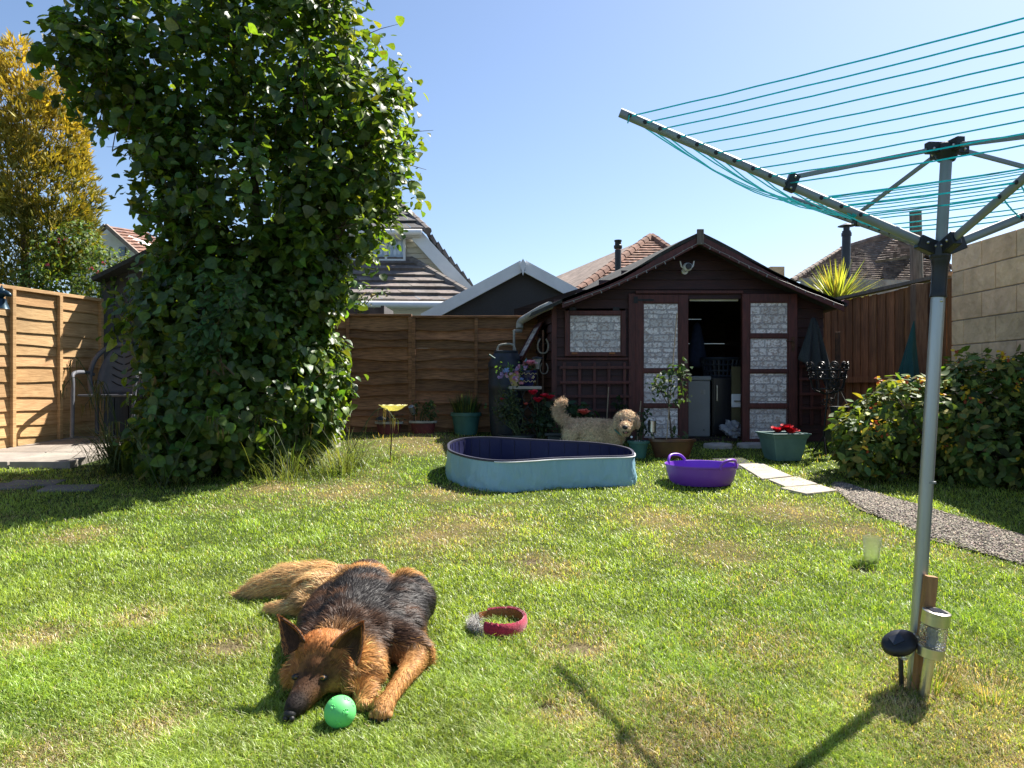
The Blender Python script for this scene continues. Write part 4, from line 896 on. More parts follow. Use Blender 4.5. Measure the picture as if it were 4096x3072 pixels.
# climber sprig mixed in the middle of the hedge (narrow paler leaves, woody stems)
r=thing('climbing_shrub','thin climbing shrub with narrow leaves on bare stems in the leafy tree front','climber',tuple(GX(-2.6,6.35)))
mb=MB(); cp=[];cn=[]
for _ in range(5):
    a=P(random.uniform(205,235),375,6.40); b=P(random.uniform(190,275),random.uniform(262,330),6.28); pts=catmull([a,a.lerp(b,.5)+V(random.gauss(0,.06),-.03,0),b],6); mb.tube(pts,[.008-.0005*i for i in range(len(pts))],5)
    for q in pts[4:]:
        for _ in range(7): cp.append(q+V(random.gauss(0,.06),random.gauss(-.03,.04),random.gauss(0,.05))); cn.append(V(random.gauss(0,.5),-.6,.7))
mb.build('stem',M['bark'],r); leaves('foliage',cp,cn,RNG.uniform(.06,.10,len(cp)),vary((.06,.115,.04),len(cp),.2,.1),'ovate',M['leaf2'],r,down=.4)
# golden conifer and the shrub behind the left fence
def conifer(name,lab,ells,n,c1,c2,base):
    r=thing(name,lab,'conifer',base); p,nn=shellpts(ells,n,.2,.6); n=len(p); E=np.array(ells)
    cx=E[:,0].mean(); out=nz(np.stack([p[:,0]-np.interp(p[:,2],np.sort(E[:,2]),E[np.argsort(E[:,2]),0]),p[:,1]-E[:,1].mean(),np.zeros(n)],-1)); T=nz(out*.7+np.array([0,0,.9])+RNG.normal(0,.35,(n,3)))
    m=5; P_=np.repeat(p,m,axis=0); TT=nz(np.repeat(T,m,axis=0)+RNG.normal(0,.42,(n*m,3))); NN=nz(np.cross(TT,RNG.normal(size=(n*m,3))))
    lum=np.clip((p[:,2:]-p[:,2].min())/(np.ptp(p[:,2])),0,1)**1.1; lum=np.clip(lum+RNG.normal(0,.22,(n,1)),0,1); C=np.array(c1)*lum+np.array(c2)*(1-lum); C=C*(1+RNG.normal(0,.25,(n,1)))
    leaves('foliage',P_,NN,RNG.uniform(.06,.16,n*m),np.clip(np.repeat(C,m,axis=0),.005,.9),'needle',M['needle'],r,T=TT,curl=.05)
    mb=MB(); b=Vector(base); mb.tube([b,b+V(.05,0,1.5),b+V(0,0,3.4)],[.12,.08,.03],8); mb.build('trunk',M['bark'],r)
Yc=10.6
conifer('golden_conifer','tall golden yellow conifer rising behind the left fence',[pxell(18,75,Yc,20,38,.35),pxell(16,110,Yc,30,40,.5),pxell(58,110,Yc,16,42,.35),pxell(48,140,Yc,36,46,.6),pxell(5,160,Yc,30,60,.6),pxell(45,190,Yc,50,52,.7),pxell(20,240,Yc,48,55,.7),pxell(60,240,Yc,34,40,.6)],6200,(.55,.43,.07),(.12,.15,.027),tuple(GX(-7.0,Yc)))
r=thing('flowering_shrub','bushy green shrub with a few pink flowers behind the left fence','shrub',tuple(GX(-5.9,9.9)))
E=[pxell(72,262,10.1,34,38,.6),pxell(110,280,10.0,34,34,.5),pxell(50,285,10.1,36,30,.5),pxell(108,264,10.2,16,16,.3),pxell(85,300,10,40,22,.4),pxell(80,235,10.2,16,18,.3)]
p,nn=shellpts(E,4200,.18,.6); n=len(p); leaves('foliage',p,nz(nn+RNG.normal(0,.5,(n,3))+[0,-.1,.3]),RNG.uniform(.035,.07,n),vary((.075,.125,.032),n,.3,.1,alt=(.15,.20,.05),pa=.3),'ovate',M['leaf2'],r)
fp=np.array([P(px,py,9.75) for px,py in ((66,240),(58,239),(92,268),(98,272),(48,263),(104,262))]); [leaves('flower',q_+RNG.normal(0,.012,(4,3)),RNG.normal(0,.5,(4,3))+[0,-.8,.4],RNG.uniform(.022,.04,4),vary((.6,.12,.15),4,.15,.05),'petal',M['flower'],r) for q_ in fp]
mb=MB()
for i in range(5): b=GX(-5.9+random.gauss(0,.2),9.95); mb.tube([b,b+V(random.gauss(0,.3),0,1.0),b+V(random.gauss(0,.5),0,1.9)],[.03,.02,.008],6)
mb.build('stem',M['bark'],r)
# drooping sedge by the chair, with hanging seed heads
def sedge(name,lab,c,n,Lr,w,spread,colr,tipc,cat='ornamental grass',group=None,dro=.75,seeds=0,seedL=.3):
    r=thing(name,lab,cat,tuple(c),group); a=RNG.uniform(0,2*PI,n); q=np.abs(RNG.normal(0,.5,n))*spread; x=c[0]+q*np.cos(a); y=c[1]+q*np.sin(a)
    lean=RNG.uniform(.15,.75,n); D=np.stack([np.cos(a)*lean,np.sin(a)*lean,np.ones(n)],-1); Ls=RNG.uniform(*Lr,n)
    ribbons('blades',np.stack([x,y,gz(x,y)-.01],-1),D,Ls,np.full(n,w),vary(colr,n,.25,.1),M['blade'],r,seg=6,droop=RNG.uniform(.3,dro+.2,n),colr_tip=vary(tipc,n,.25,.1))
    if seeds:
        mb=MB(); sc=[];sd_=[]
        for _ in range(seeds):
            t=random.uniform(0,2*PI); b=Vector(c)+V(random.gauss(0,.1),random.gauss(0,.1),.0); top=b+V(math.cos(t)*.4,math.sin(t)*.25,random.uniform(.6,.95)*Lr[1]); pts=catmull([b,b.lerp(top,.6)+V(0,0,.12),top,top+V(math.cos(t)*.12,0,-.12)],5); mb.tube(pts,.0035,4)
            for q2 in pts[9:]:
                for _ in range(2): sc.append(q2+V(random.gauss(0,.02),random.gauss(0,.02),0)); sd_.append((random.gauss(0,.1),random.gauss(0,.1),-1))
        mb.build('seed_stems',M['stem'],r); ns=len(sc); ribbons('seed_heads',sc,sd_,RNG.uniform(.06,.18,ns),np.full(ns,.010),vary((.10,.09,.04),ns,.2),M['blade'],r,seg=3,droop=np.full(ns,.1))['kind']='stuff'
    return r
sedge('pendulous_sedge','tall arching sedge with hanging seed heads in front of the plastic chair',GX(-3.72,7.15),260,(.55,1.15),.016,.28,(.05,.085,.025),(.13,.17,.05),seeds=14)
gc=[(-2.05,6.78,'wispy seeding grass clump at the middle of the leafy tree foot'),(-1.62,7.15,'wispy pale grass clump at the right foot of the leafy tree'),(-3.0,6.45,'dark low grass clump at the left foot of the leafy tree')]
for i,(x,y,lab) in enumerate(gc):
    sedge('grass_clump',lab,GX(x,y),[170,330,120][i],(.3,.75),.006,.42,[(.10,.13,.04),(.15,.19,.06),(.05,.08,.025)][i],[(.17,.20,.075),(.24,.27,.10),(.08,.11,.04)][i],group='grass clumps at the foot of the leafy tree',seeds=[6,5,2][i])
# right-hand bush with yellow flowers
r=thing('yellow_flowered_bush','large green bush with yellow flowers and reddish berries before the block wall','bush',tuple(GX(3.9,6.9)))
E=[pxell(880,437,6.9,44,40,.5),pxell(862,455,6.7,26,24,.3),pxell(905,415,6.9,44,38,.5),pxell(955,425,6.9,62,62,.6),pxell(985,400,6.9,52,50,.5),pxell(1000,450,6.6,70,50,.5),pxell(1045,400,6.7,62,56,.5),pxell(1080,440,6.4,60,60,.5),pxell(850,430,6.8,14,14,.18)]
p,nn=shellpts(E,7800,.2,.64,zmin=.45,lump=.17); k=(p[:,0]<4.82); p=p[k];nn=nn[k]; n=len(p)
leaves('foliage',p,nz(nn*.8+RNG.normal(0,.42,(n,3))+[0,-.1,.45]),RNG.uniform(.06,.115,n),vary((.095,.155,.042),n,.28,.1,alt=(.24,.25,.06),pa=.25),'ovate',M['leaf2'],r,down=.2)
k=RNG.choice(n,150,replace=False); k=k[(nn[k,2]>-.1)&(nn[k,1]<.35)]; fc=p[k]+nn[k]*.05; m=9
for q in fc[:95]:
    fl=q+RNG.normal(0,.022,(m,3)); cc=np.where(RNG.random((m,1))<.72,np.array([.78,.52,.03]),np.array([.42,.09,.03])); leaves('flower_cluster',fl,RNG.normal(0,.5,(m,3))+[0,-.5,.7],RNG.uniform(.022,.036,m),cc,'petal',M['flower'],r)
mb=MB()
for i in range(16): c=GX(random.uniform(3.3,4.7),random.uniform(6.5,7.2)); mb.tube([c,c+V(random.gauss(0,.1),random.gauss(0,.1),.35),c+V(random.gauss(0,.2),random.gauss(-.05,.1),.75)],[.012,.009,.005],5)
mb.build('stem',M['bark'],r)
r=thing('fern','small green fern at the foot of the right bush','fern',tuple(G(1005,482))); c=G(1005,482); R=[];T=[];Nm=[]
for i in range(9):
    a=random.uniform(0,2*PI); 
    for k in range(1,12):
        u=k/12; q=Vector(c)+V(math.cos(a)*.35*u,math.sin(a)*.35*u,.28*math.sin(u*2.2))
        for s in (-1,1): R.append(q); T.append((-math.sin(a)*s+math.cos(a)*.4,math.cos(a)*s+math.sin(a)*.4,-.1)); Nm.append((0,0,1))
leaves('fronds',R,Nm,np.full(len(R),.07),vary((.05,.10,.03),len(R)),'lance',M['leaf2'],r,T=np.array(T))
# spiky yellow-green cordyline
c=P(836,306,10.9); r=thing('spiky_cordyline','spiky yellow green cordyline fanning above the right fence beside the shed','cordyline',(c.x,c.y,.66)); n=230
a=RNG.uniform(0,2*PI,n); el=RNG.uniform(.05,1.4,n); D=np.stack([np.cos(a)*np.cos(el),np.sin(a)*np.cos(el),np.sin(el)+.12],-1)
ribbons('leaf_spikes',np.tile(np.array(c),(n,1))+RNG.normal(0,.02,(n,3)),D,RNG.uniform(.45,.78,n),np.full(n,.030),vary((.30,.33,.07),n,.2,.08,alt=(.42,.40,.10),pa=.4),M['blade'],r,seg=5,droop=RNG.uniform(0,.12,n))
mb=MB(); mb.tube([V(c.x,c.y,.6),V(c.x,c.y,1.6),c],[.06,.05,.045],10); mb.build('trunk',M['bark'],r)
# sprig over the back fence
r=thing('bramble_sprig','small leafy bramble sprig poking above the back fence','bramble',tuple(P(362,312,10.3))); mb=MB(); pp=[];pn=[]
for pts in ([(358,315),(361,300),(360,293)],[(360,314),(367,303),(376,294),(388,291)],[(358,314),(356,303),(350,298)]):
    q=catmull([P(a,b,10.3) for a,b in pts],6); mb.tube(q,.006,4)
    for s in q[3:]:
        for _ in range(3): pp.append(s+V(random.gauss(0,.04),random.gauss(0,.04),random.gauss(0,.04))); pn.append((random.gauss(0,.5),-.5,.8))
mb.build('stem',M['stem'],r); leaves('foliage',pp,pn,RNG.uniform(.05,.09,len(pp)),vary((.08,.12,.04),len(pp),.25,.1,alt=(.2,.2,.06)),'ovate',M['leaf2'],r)
# ================================================================ garden things
def align(ax):
    return Vector((0,0,1)).rotation_difference(Vector(ax)).to_matrix()
# ---- dog pool
RIM=.265
def rimpt(px,py): Y=(CAMZ-RIM)/(SL+(py-384)/F); return V((px-512)/F*Y,Y,0)
ol=[(448,446),(450,450.5),(463,455.3),(482,459),(505,460.6),(530,459.6),(557,457.8),(600,456.4),(629,455.6),(634,453.2),(629,448.4),(613,444.7),(590,442.2),(560,440.6),(520,438.6),(490,437),(468,437.6),(455,440),(449,443)]
op=catmull([rimpt(*q) for q in ol],7,True); n=len(op); ctr=sum(op,V(0,0,0))/n
r=thing('dog_pool','light blue folding dog pool with a navy lining standing on the lawn','paddling pool',tuple(GX(ctr.x,ctr.y)))
def ring(off,h,wr=0,sd=0):
    out=[]
    for i,p in enumerate(op):
        d=(op[(i+1)%n]-op[i-1]); nn=V(d.y,-d.x,0).normalized()
        if nn.dot(p-ctr)<0: nn=-nn
        k=off+wr*(math.sin(i*1.9+sd)+.7*math.sin(i*.83+sd*2.3)+.5*math.sin(i*3.3+sd)); q=p+nn*k; out.append(V(q.x,q.y,float(gz(q.x,q.y))+h))
    return out
def loft(rings,mat,name,parent,flip=False,smooth=50):
    mb=MB(); vs=[p for R in rings for p in R]; m=len(rings); mb.add(vs,[(i*n+k,i*n+(k+1)%n,(i+1)*n+(k+1)%n,(i+1)*n+k) for i in range(m-1) for k in range(n)]); return mb.build(name,mat,parent,smooth=smooth)
loft([ring(.012,0,.005,1),ring(.016,.03,.008,2),ring(.015,.06,.008,3.1),ring(.013,.09,.007,1.3),ring(.010,.13,.005,4),ring(.008,.17,.004,5.5),ring(.004,.215,.002,6),ring(.002,RIM,0)],M['pool_out'],'outer_wall',r)
loft([ring(-.012,RIM,0),ring(-.014,.18,.002,2),ring(-.016,.08,.003,4),ring(-.02,.02,.003,1)],M['pool_in'],'inner_wall',r)
mb=MB(); mb.poly(ring(-.02,.02)); mb.build('floor',M['pool_in'],r)
a=ring(-.015,RIM+.004);b=ring(.005,RIM+.004); loft([ring(-.0135,RIM-.014),a,b,ring(.0065,RIM-.014)],M['pool_rim'],'rim_binding',r,smooth=None)
mb=MB(); c0=ring(-.0175,.03);c1=ring(-.0155,RIM-.02)
for i in range(0,n,3):                                   # stitched panel seams
    mb.tube([c0[i],c1[i]],.0035,4)
mb.build('seams',M['pool_rim'],r)
pp_=ring(.0095,RIM-.012); fr2=[q for q,o_ in zip(pp_,op) if o_.y<6.72 and o_.x>-.15]; fr2.sort(key=lambda q:q.x); mb=MB(); mb.tube(fr2,.0055,6); mb.build('white_piping',M['white'],r,smooth=50)
# ---- purple tub
c=GX(.0+ (701-512)/F*6.58,6.58); r=thing('purple_tub','purple flexible tub with two handles on the grass beside the pool','tub',tuple(c)); mb=MB()
mb.lathe(c,[(.25,.0),(.278,.035),(.298,.1),(.311,.172),(.318,.175),(.318,.163),(.311,.16)],48,cap0=True,cap1=False); mb.lathe(c,[(.309,.172),(.293,.1),(.272,.04),(.01,.035)],48,cap0=False,cap1=False); mb.build('tub_body',M['purple'],r,smooth=45)
for sx,ang in ((-1,2.15),(1,-.95)):
    mb=MB(); a0=ang-.33;a1=ang+.33; q=lambda a,h,k=.314:c+V(k*math.cos(a),k*math.sin(a),h)
    mb.tube(catmull([q(a0,.15),q(a0,.185),q(ang-.2,.222,.322),q(ang,.232,.325),q(ang+.2,.222,.322),q(a1,.185),q(a1,.15)],6),.013,8); mb.build('handle',M['purple'],r,smooth=50)
# ---- yellow dish on a stick
b=GX((389.8-512)/F*7.75,7.75); t=P(393,411,7.75); r=thing('bird_dish','yellow glass flower dish on a thin rusty stick in the lawn','bird bath',tuple(b))
mb=MB(); mb.tube([b-V(0,0,.05),t+V(0,0,-.01)],.0065,7); mb.sph(t,.018,8,6); mb.build('stick',M['rust'],r)
mb=MB(); nn=40; vs=[];fs=[]
for i,(rr,h) in enumerate([(.005,.0),(.05,.004),(.09,.022),(.125,.05),(.142,.058)]):
    for k in range(nn): a=2*PI*k/nn; w=1+.06*math.cos(a*10)*i/4; vs.append(t+V(rr*w*math.cos(a),rr*w*math.sin(a),h+.004*math.cos(a*10)*i/4))
for i in range(4):
    for k in range(nn): fs.append((i*nn+k,i*nn+(k+1)%nn,(i+1)*nn+(k+1)%nn,(i+1)*nn+k))
mb.t=(.85,.80,.45); mb.add(vs,fs); o=mb.build('dish',M['yellow_glass'],r,smooth=60); s=o.modifiers.new('s','SOLIDIFY'); s.thickness=.006
# ---- clear tumbler
c=GX((871-512)/F*4.27,4.27); R=Matrix.Rotation(.06,3,'Y'); mb=MB(); mb.lathe(c-V(0,0,.004),[(.036,0),(.040,.03),(.046,.09),(.053,.155),(.050,.155),(.043,.09),(.037,.03),(.034,.012),(.002,.012)],32,cap1=False,R=R); o=mb.build('glass_tumbler',M['glass'],None,tuple(c),smooth=50); tag(o,'clear textured glass tumbler standing alone on the lawn','glass')
# ---- red chewed ring collar
c=GX((498-512)/F*3.31,3.31); r=thing('chewed_ring','red felt ring toy chewed open to grey white stuffing, lying on grass','dog toy',tuple(c)); Rr=.118
def rp(a,k=1,h=.0): return c+V(Rr*k*math.cos(a),Rr*1.02*k*math.sin(a),.026+h+.005*math.sin(a*2))
def band(a0,a1,ri,ro,h0,h1,mat,name,m=40,wob=0):
    mb=MB(); vs=[];fs=[]
    for i in range(m+1):
        a=a0+(a1-a0)*i/m; w=wob*(math.sin(i*2.1)+math.sin(i*3.7))
        vs+=[rp(a,ri,h0),rp(a,ro,h0+.004),rp(a,ro*1.03,(h0+h1)/2),rp(a,ro,h1-.004+w),rp(a,(ri+ro)/2,h1+.004+w),rp(a,ri,h1-.002+w)]
    for i in range(m):
        for k in range(6): fs.append((i*6+k,i*6+(k+1)%6,(i+1)*6+(k+1)%6,(i+1)*6+k))
    fs+=[(0,1,2,3,4,5),tuple(m*6+k for k in range(6))[::-1]]
    mb.add(vs,fs); return mb.build(name,mat,r,smooth=40)
band(-2.05,.62,.95,1.09,-.02,.034,M['cloth'],'felt_cover',wob=.0016); band(.62,1.25,.97,1.09,-.02,.034,M['cloth'],'felt_cover',wob=.0012); band(1.29,2.0,.97,1.08,-.02,.032,M['cloth'],'felt_cover',wob=.0012)
band(-2.1,2.5,.915,.945,-.02,.026,M['leather'],'leather_lining')
a=np.random.default_rng(3).uniform(2.35,4.15,2600); fr=np.array([rp(t,1+random.gauss(0,.07),random.gauss(-.004,.014)) for t in a]); D=RNG.normal(0,1,(2600,3))+[0,0,.5]
ribbons('stuffing',fr,D,RNG.uniform(.012,.034,2600),np.full(2600,.0016),vary((.55,.53,.50),2600,.3,.03,alt=(.12,.12,.13),pa=.3),M['fur_curly'],r,seg=3,droop=np.full(2600,.2))
# ---- green ball with paw prints
bc=GX((340-512)/F*2.485,2.485,.047); r=thing('green_ball','bright green rubber ball with raised paw prints beside the big dog','ball',tuple(bc-V(0,0,.05))); mb=MB(); mb.sph(bc,.053,40,26); mb.build('ball_body',M['ball'],r,smooth=60)
def paw(px,py,rot,sc):
    Y=2.44; q=P(px,py,Y)-bc; q=V(q.x,0,q.z); d=V(q.x,-math.sqrt(max(.053**2-q.x**2-q.z**2,1e-5)),q.z).normalized(); R=d.to_track_quat('Z','Y').to_matrix()@Matrix.Rotation(rot,3,'Z'); mb=MB(); b0=bc+d*.0525
    mb.sph(b0+R@V(0,-.003*sc,0),.0062*sc,12,7,(1.1,.9,.35),R)
    for x,y in ((-.0075,.005),(-.0028,.0085),(.0028,.0085),(.0075,.005)): mb.sph(b0+R@V(x*sc,y*sc,-.0004),.0024*sc,8,6,(1,1.2,.55),R)
    mb.build('paw_print',M['ball'],r,smooth=60)
paw(345.5,702.5,.1,1.15); paw(331.5,708.5,-.5,1.0); paw(346,713,.35,1.1); paw(354,707.5,-.6,1); paw(327,699,.8,.9); paw(338,722,1.4,1)
# ---- rotary airer
base=G(914,683); H=P(940.5,250,2.79); T=P(946.8,150,2.79); ax=(T-base).normalized(); RA=align(ax)
r=thing('rotary_airer','grey rotary washing line with turquoise cords on a metal pole','rotary airer',tuple(base))
cb=P(938.2,296,2.79)
mb=MB(); mb.tube([base-ax*.1,cb],.0245,20); mb.build('lower_pole',M['alu'],r,smooth=50)
mb=MB(); mb.lathe(P(928.5,482,2.79),[(.0252,-.004),(.0252,.004)],20,R=RA); mb.build('joint_ring',M['arm'],r)
mb=MB(); mb.tube([cb,T],.0205,18); mb.build('upper_pole',M['arm'],r,smooth=50)
mb=MB(); mb.lathe(cb,[(.029,-.006),(.030,.0),(.0275,.012),(.0275,.11),(.031,.125),(.034,.14),(.034,.165),(.027,.17)],22,R=RA); mb.build('collar',M['black'],r,smooth=40)
mb=MB(); p=P(934.5,304,2.74)+V(0,-.0,0); mb.sph(cb-ax*.02+V(0,-.025,0),.006,10,6,(1,.5,1)); mb.build('rivet',M['steel'],r,smooth=60)
tip1=P(620,112.5,2.71); tip4=P(792,199,3.99); a1=tip1-H; a4=tip4-H
arms=[a1,V(-a4.x,-a4.y,a4.z-.02),V(-a1.x,-a1.y,a1.z),a4]
hub=MB(); thub=MB()
hub.lathe(H-ax*.035,[(.034,0),(.036,.01),(.036,.055),(.030,.062)],22,R=RA); thub.lathe(T-ax*.012,[(.030,-.03),(.038,-.01),(.044,.0),(.044,.028),(.030,.036),(.012,.04)],22,R=RA)
FR=[.972,.926,.88,.823,.767,.709,.652,.595,.542,.49,.382,.319,.258]
def ap(k,f): return H+arms[k]*f
br=MB(); riv=MB()
for k,a in enumerate(arms):
    d=a.normalized(); sd=d.cross(V(0,0,1)).normalized(); s0=H+d*.045; up=sd.cross(d).normalized()
    mb=MB(); m=10
    prof=[(math.cos(t)*.0085,math.sin(t)*.0175) for t in [2*PI*i/14 for i in range(14)]]
    vs=[];fs=[]
    for e in (s0,H+a):
        for x,y in prof: vs.append(e+sd*x+up*y)
    for e in (s0,H+a-d*.0):
        for x,y in prof: vs.append(e+sd*x*.82+up*y*.9)
    for i in range(14):
        j=(i+1)%14; fs+=[(i,j,14+j,14+i),(28+i,42+i,42+j,28+j),(14+i,14+j,42+j,42+i)]
    mb.add(vs,fs); ao=mb.build('arm',M['arm'],r,smooth=50)
    for f in FR:
        m2=MB(); p=ap(k,f)
        for s in (-1,1): m2.lathe(p+sd*s*.0075,[(.0075,-.002),(.0075,.002),(.003,.0035)],12,R=align(sd*s))
        m2.build('grommet',M['black'],ao,smooth=40)
    hub.obox(s0+d*.012-V(0,0,.004),d*.038,sd*.017,up*.026)
    for s in (-1,1): riv.sph(s0+d*.02+sd*s*.0175,.006,8,5,(1,1,1)); riv.sph(s0-d*.012+sd*s*.0175,.005,8,5)
    bp=ap(k,.475); b2=MB(); b2.obox(bp+up*.012,d*.02,sd*.0135,up*.034); b2.build('bracket',M['black'],r,bevel=.004)
    for yy in (-.012,.032): 
        for s in (-1,1): riv.sph(bp+up*yy+sd*s*.0135,.005,8,5)
    st=bp+up*.035; tp=T+V(d.x,d.y,0).normalized()*.06+V(0,0,.0)
    m2=MB(); m2.bar(st,tp,.010,.018,up=sd.cross(tp-st)); m2.build('strut',M['arm'],r,bevel=.003)
    thub.obox(T+V(d.x,d.y,0).normalized()*.045+V(0,0,.006),V(d.x,d.y,0).normalized()*.035,sd*.015,V(0,0,.021)); riv.sph(T+V(d.x,d.y,0).normalized()*.06+sd*(.0155 if sd.y<0 else -.0155),.006,8,5)
hub.build('lower_hub',M['black'],r,bevel=.003); thub.build('top_hub',M['black'],r,bevel=.003); riv.build('rivets',M['steel'],r,smooth=60)
for k in range(4):
    j=(k+1)%4
    for i,f in enumerate(FR):
        a=ap(k,f);b=ap(j,f); sag={0:.012,1:.02,2:.02,3:.05+.012*((i*7)%3)}[k]*f*(1 if k!=3 else (1.0 if i<8 else .4)); mb=MB(); mb.t=(.035,.44,.42)
        pts=[]
        for s in range(15):
            u=s/14; q=a.lerp(b,u); q.z-=sag*4*u*(1-u); q+=V(0,0,random.uniform(-.0012,.0012)); pts.append(q)
        mb.tube(pts,.0028,5); mb.build('cord',M['line'],r,smooth=60)
mb=MB(); mb.t=(.04,.62,.55); q=ap(0,.285)
for z in range(3): mb.tube([q+(V(math.cos(t)*.012,math.sin(t)*.012,0)+V(.0,.0,0)) + arms[0].normalized()*(z*.006-.006)+V(0,0,math.sin(t)*.022) for t in [2*PI*s/12 for s in range(12)]],.0028,5,closed=True)
mb.build('cord_knot',M['line'],r)
q=ap(0,.972); mb=MB(); mb.t=(.04,.62,.55); mb.tube([q+V(-.002,-.012,0),q+V(-.006,-.016,-.02),q+V(-.008,-.014,-.03)],.0026,5); mb.build('cord_knot',M['line'],r)
# ---- stake and solar lamps at the pole foot
mb=MB(); b=GX((919-512)/F*2.73,2.735); t=P(931,576,2.745); d=(t-b).normalized(); sd=V(1,0,0)-d*d.x; sd.normalize(); mb.obox((b+t)/2-d*.02,d*((t-b).length/2+.02),sd*.0215,d.cross(sd)*.015); o=mb.build('wooden_stake',M['stake'],None,tuple(b),bevel=.003); tag(o,'short wooden stake driven in beside the airer pole','stake')
b=GX((926-512)/F*2.68,2.695); t=P(937,611,2.675); d=(t-b).normalized(); R=align(d); Lh=(t-b).length
r=thing('solar_light','steel cylinder solar light with a ribbed glass band beside the airer pole','solar light',tuple(b))
mb=MB(); mb.tube([b-d*.05,b+d*(Lh-.155)],.0185,16); mb.build('stem',M['steel'],r,smooth=50)
mb=MB(); mb.lathe(b+d*(Lh-.16),[(.030,-.012),(.045,-.006),(.045,.028),(.042,.030)],28,R=R); mb.build('lower_cap',M['steel'],r,smooth=40)
mb=MB(); mb.lathe(b+d*(Lh-.13),[(.043,0)]+[(.043+.0025*(i%2),.006+.0055*i) for i in range(13)]+[(.043,.078)],28,R=R); mb.build('glass_band',M['glassr'],r,smooth=30)
mb=MB(); mb.tube([b+d*(Lh-.13),b+d*(Lh-.06)],.014,10); mb.build('bulb_holder',M['offwhite'],r)
mb=MB(); mb.lathe(b+d*(Lh-.05),[(.044,0),(.0465,.002),(.0465,.048),(.044,.05)],28,R=R); mb.build('top_cap',M['steel'],r,smooth=40)
mb=MB(); mb.obox(b+d*(Lh+.0015),R@V(.026,0,0),R@V(0,.026,0),d*.0012); mb.build('solar_panel',M['solar'],r)
c=P(899.5,643,2.73); b=GX(c.x+.03,2.77); r=thing('oval_solar_light','black oval solar light tilted against the wooden stake','solar light',tuple(b)); d=V(-.33,-.55,.77).normalized(); xx=V(.88,-.05,.42); xx=(xx-d*d.dot(xx)).normalized(); yy=d.cross(xx); R=Matrix((xx,yy,d)).transposed()
mb=MB(); mb.sph(c,1,24,14,(.066,.052,.030),R); mb.build('lamp_head',M['black'],r,smooth=60)
mb=MB(); mb.obox(c+d*.029+R@V(-.010,0,0),R@V(.021,0,0),R@V(0,.017,0),d*.0032); mb.build('solar_panel',M['solar'],r)
mb=MB(); mb.sph(c+R@V(.058,0,-.004),.018,12,8,(1,.9,.9),R); mb.build('silver_knob',M['steel'],r,smooth=60)
mb=MB(); mb.lathe(c-d*.015+xx*.012,[(.044,0),(.034,-.035),(.020,-.075)],26,cap0=False,cap1=False,R=R); mb.build('ribbed_diffuser',M['glassr'],r,smooth=20)
mb=MB(); mb.tube([c-d*.09,b-V(0,0,.05)],.009,8); mb.build('spike',M['black'],r)
# ---- plastic chair
X0=(114-512)/F*9.0; c=GX(X0,9.0,.10); r=thing('plastic_chair','grey plastic garden armchair with a rounded slotted back by the left fence','chair',tuple(c)); RZ=Matrix.Rotation(math.radians(8),3,'Z')
q=lambda x,y,z: c+RZ@V(x,y,z)*1.2
mb=MB(); mb.prism([q(-.25,-.24,.42),q(.25,-.24,.42),q(.22,.22,.40),q(-.22,.22,.40)],(0,0,-.025)); mb.build('seat',M['chair'],r,bevel=.01)
oc=[(-.26,.40),(-.285,.6),(-.25,.78),(-.15,.90),(0,.935),(.15,.90),(.25,.78),(.285,.6),(.26,.40)]
mb=MB(); mb.tube(catmull([q(x,.22+.12*(z-.4)-.10*(abs(x)/.28)**2,z) for x,z in oc],5),.030,8); fr_=mb.build('back_frame',M['chair'],r,smooth=60)
mb=MB(); vs=[];fs=[]; 
for i in range(11):
    z=.41+.49*i/10; hw=.235*math.sqrt(max(1-((z-.5)/.44)**2 if z>.5 else 1,.02))
    for j in range(9): x=-hw+2*hw*j/8; vs.append(q(x,.235+.12*(z-.4)-.10*(abs(x)/.28)**2,z))
for i in range(10):
    for j in range(8): fs.append((i*9+j,i*9+j+1,(i+1)*9+j+1,(i+1)*9+j))
mb.add(vs,fs); bk=mb.build('backrest',M['chair'],r,smooth=60); sm=bk.modifiers.new('s','SOLIDIFY'); sm.thickness=.012
for i in range(5):
    z=.50+.075*i; mb=MB()
    for s in (-1,1): mb.tube(catmull([q(s*.01,.225+.12*(z-.4),z),q(s*.06,.222+.12*(z-.4),z+.02),q(s*.11,.208+.12*(z-.4),z+.055)],5),[.003]+[.009]*8+[.003]*2,6)
    mb.build('slot',M['blackmatt'],bk)
for s in (-1,1):
    mb=MB(); mb.tube(catmull([q(s*.275,.20,.62),q(s*.30,.05,.64),q(s*.30,-.2,.62),q(s*.285,-.25,.5),q(s*.28,-.27,.2),q(s*.28,-.28,0)],6),.024,8); mb.build('armrest',M['chair'],r,smooth=60)
    mb=MB(); mb.tube([q(s*.25,.22,.42),q(s*.27,.28,0)],.024,8); mb.build('leg',M['chair'],r,smooth=60)
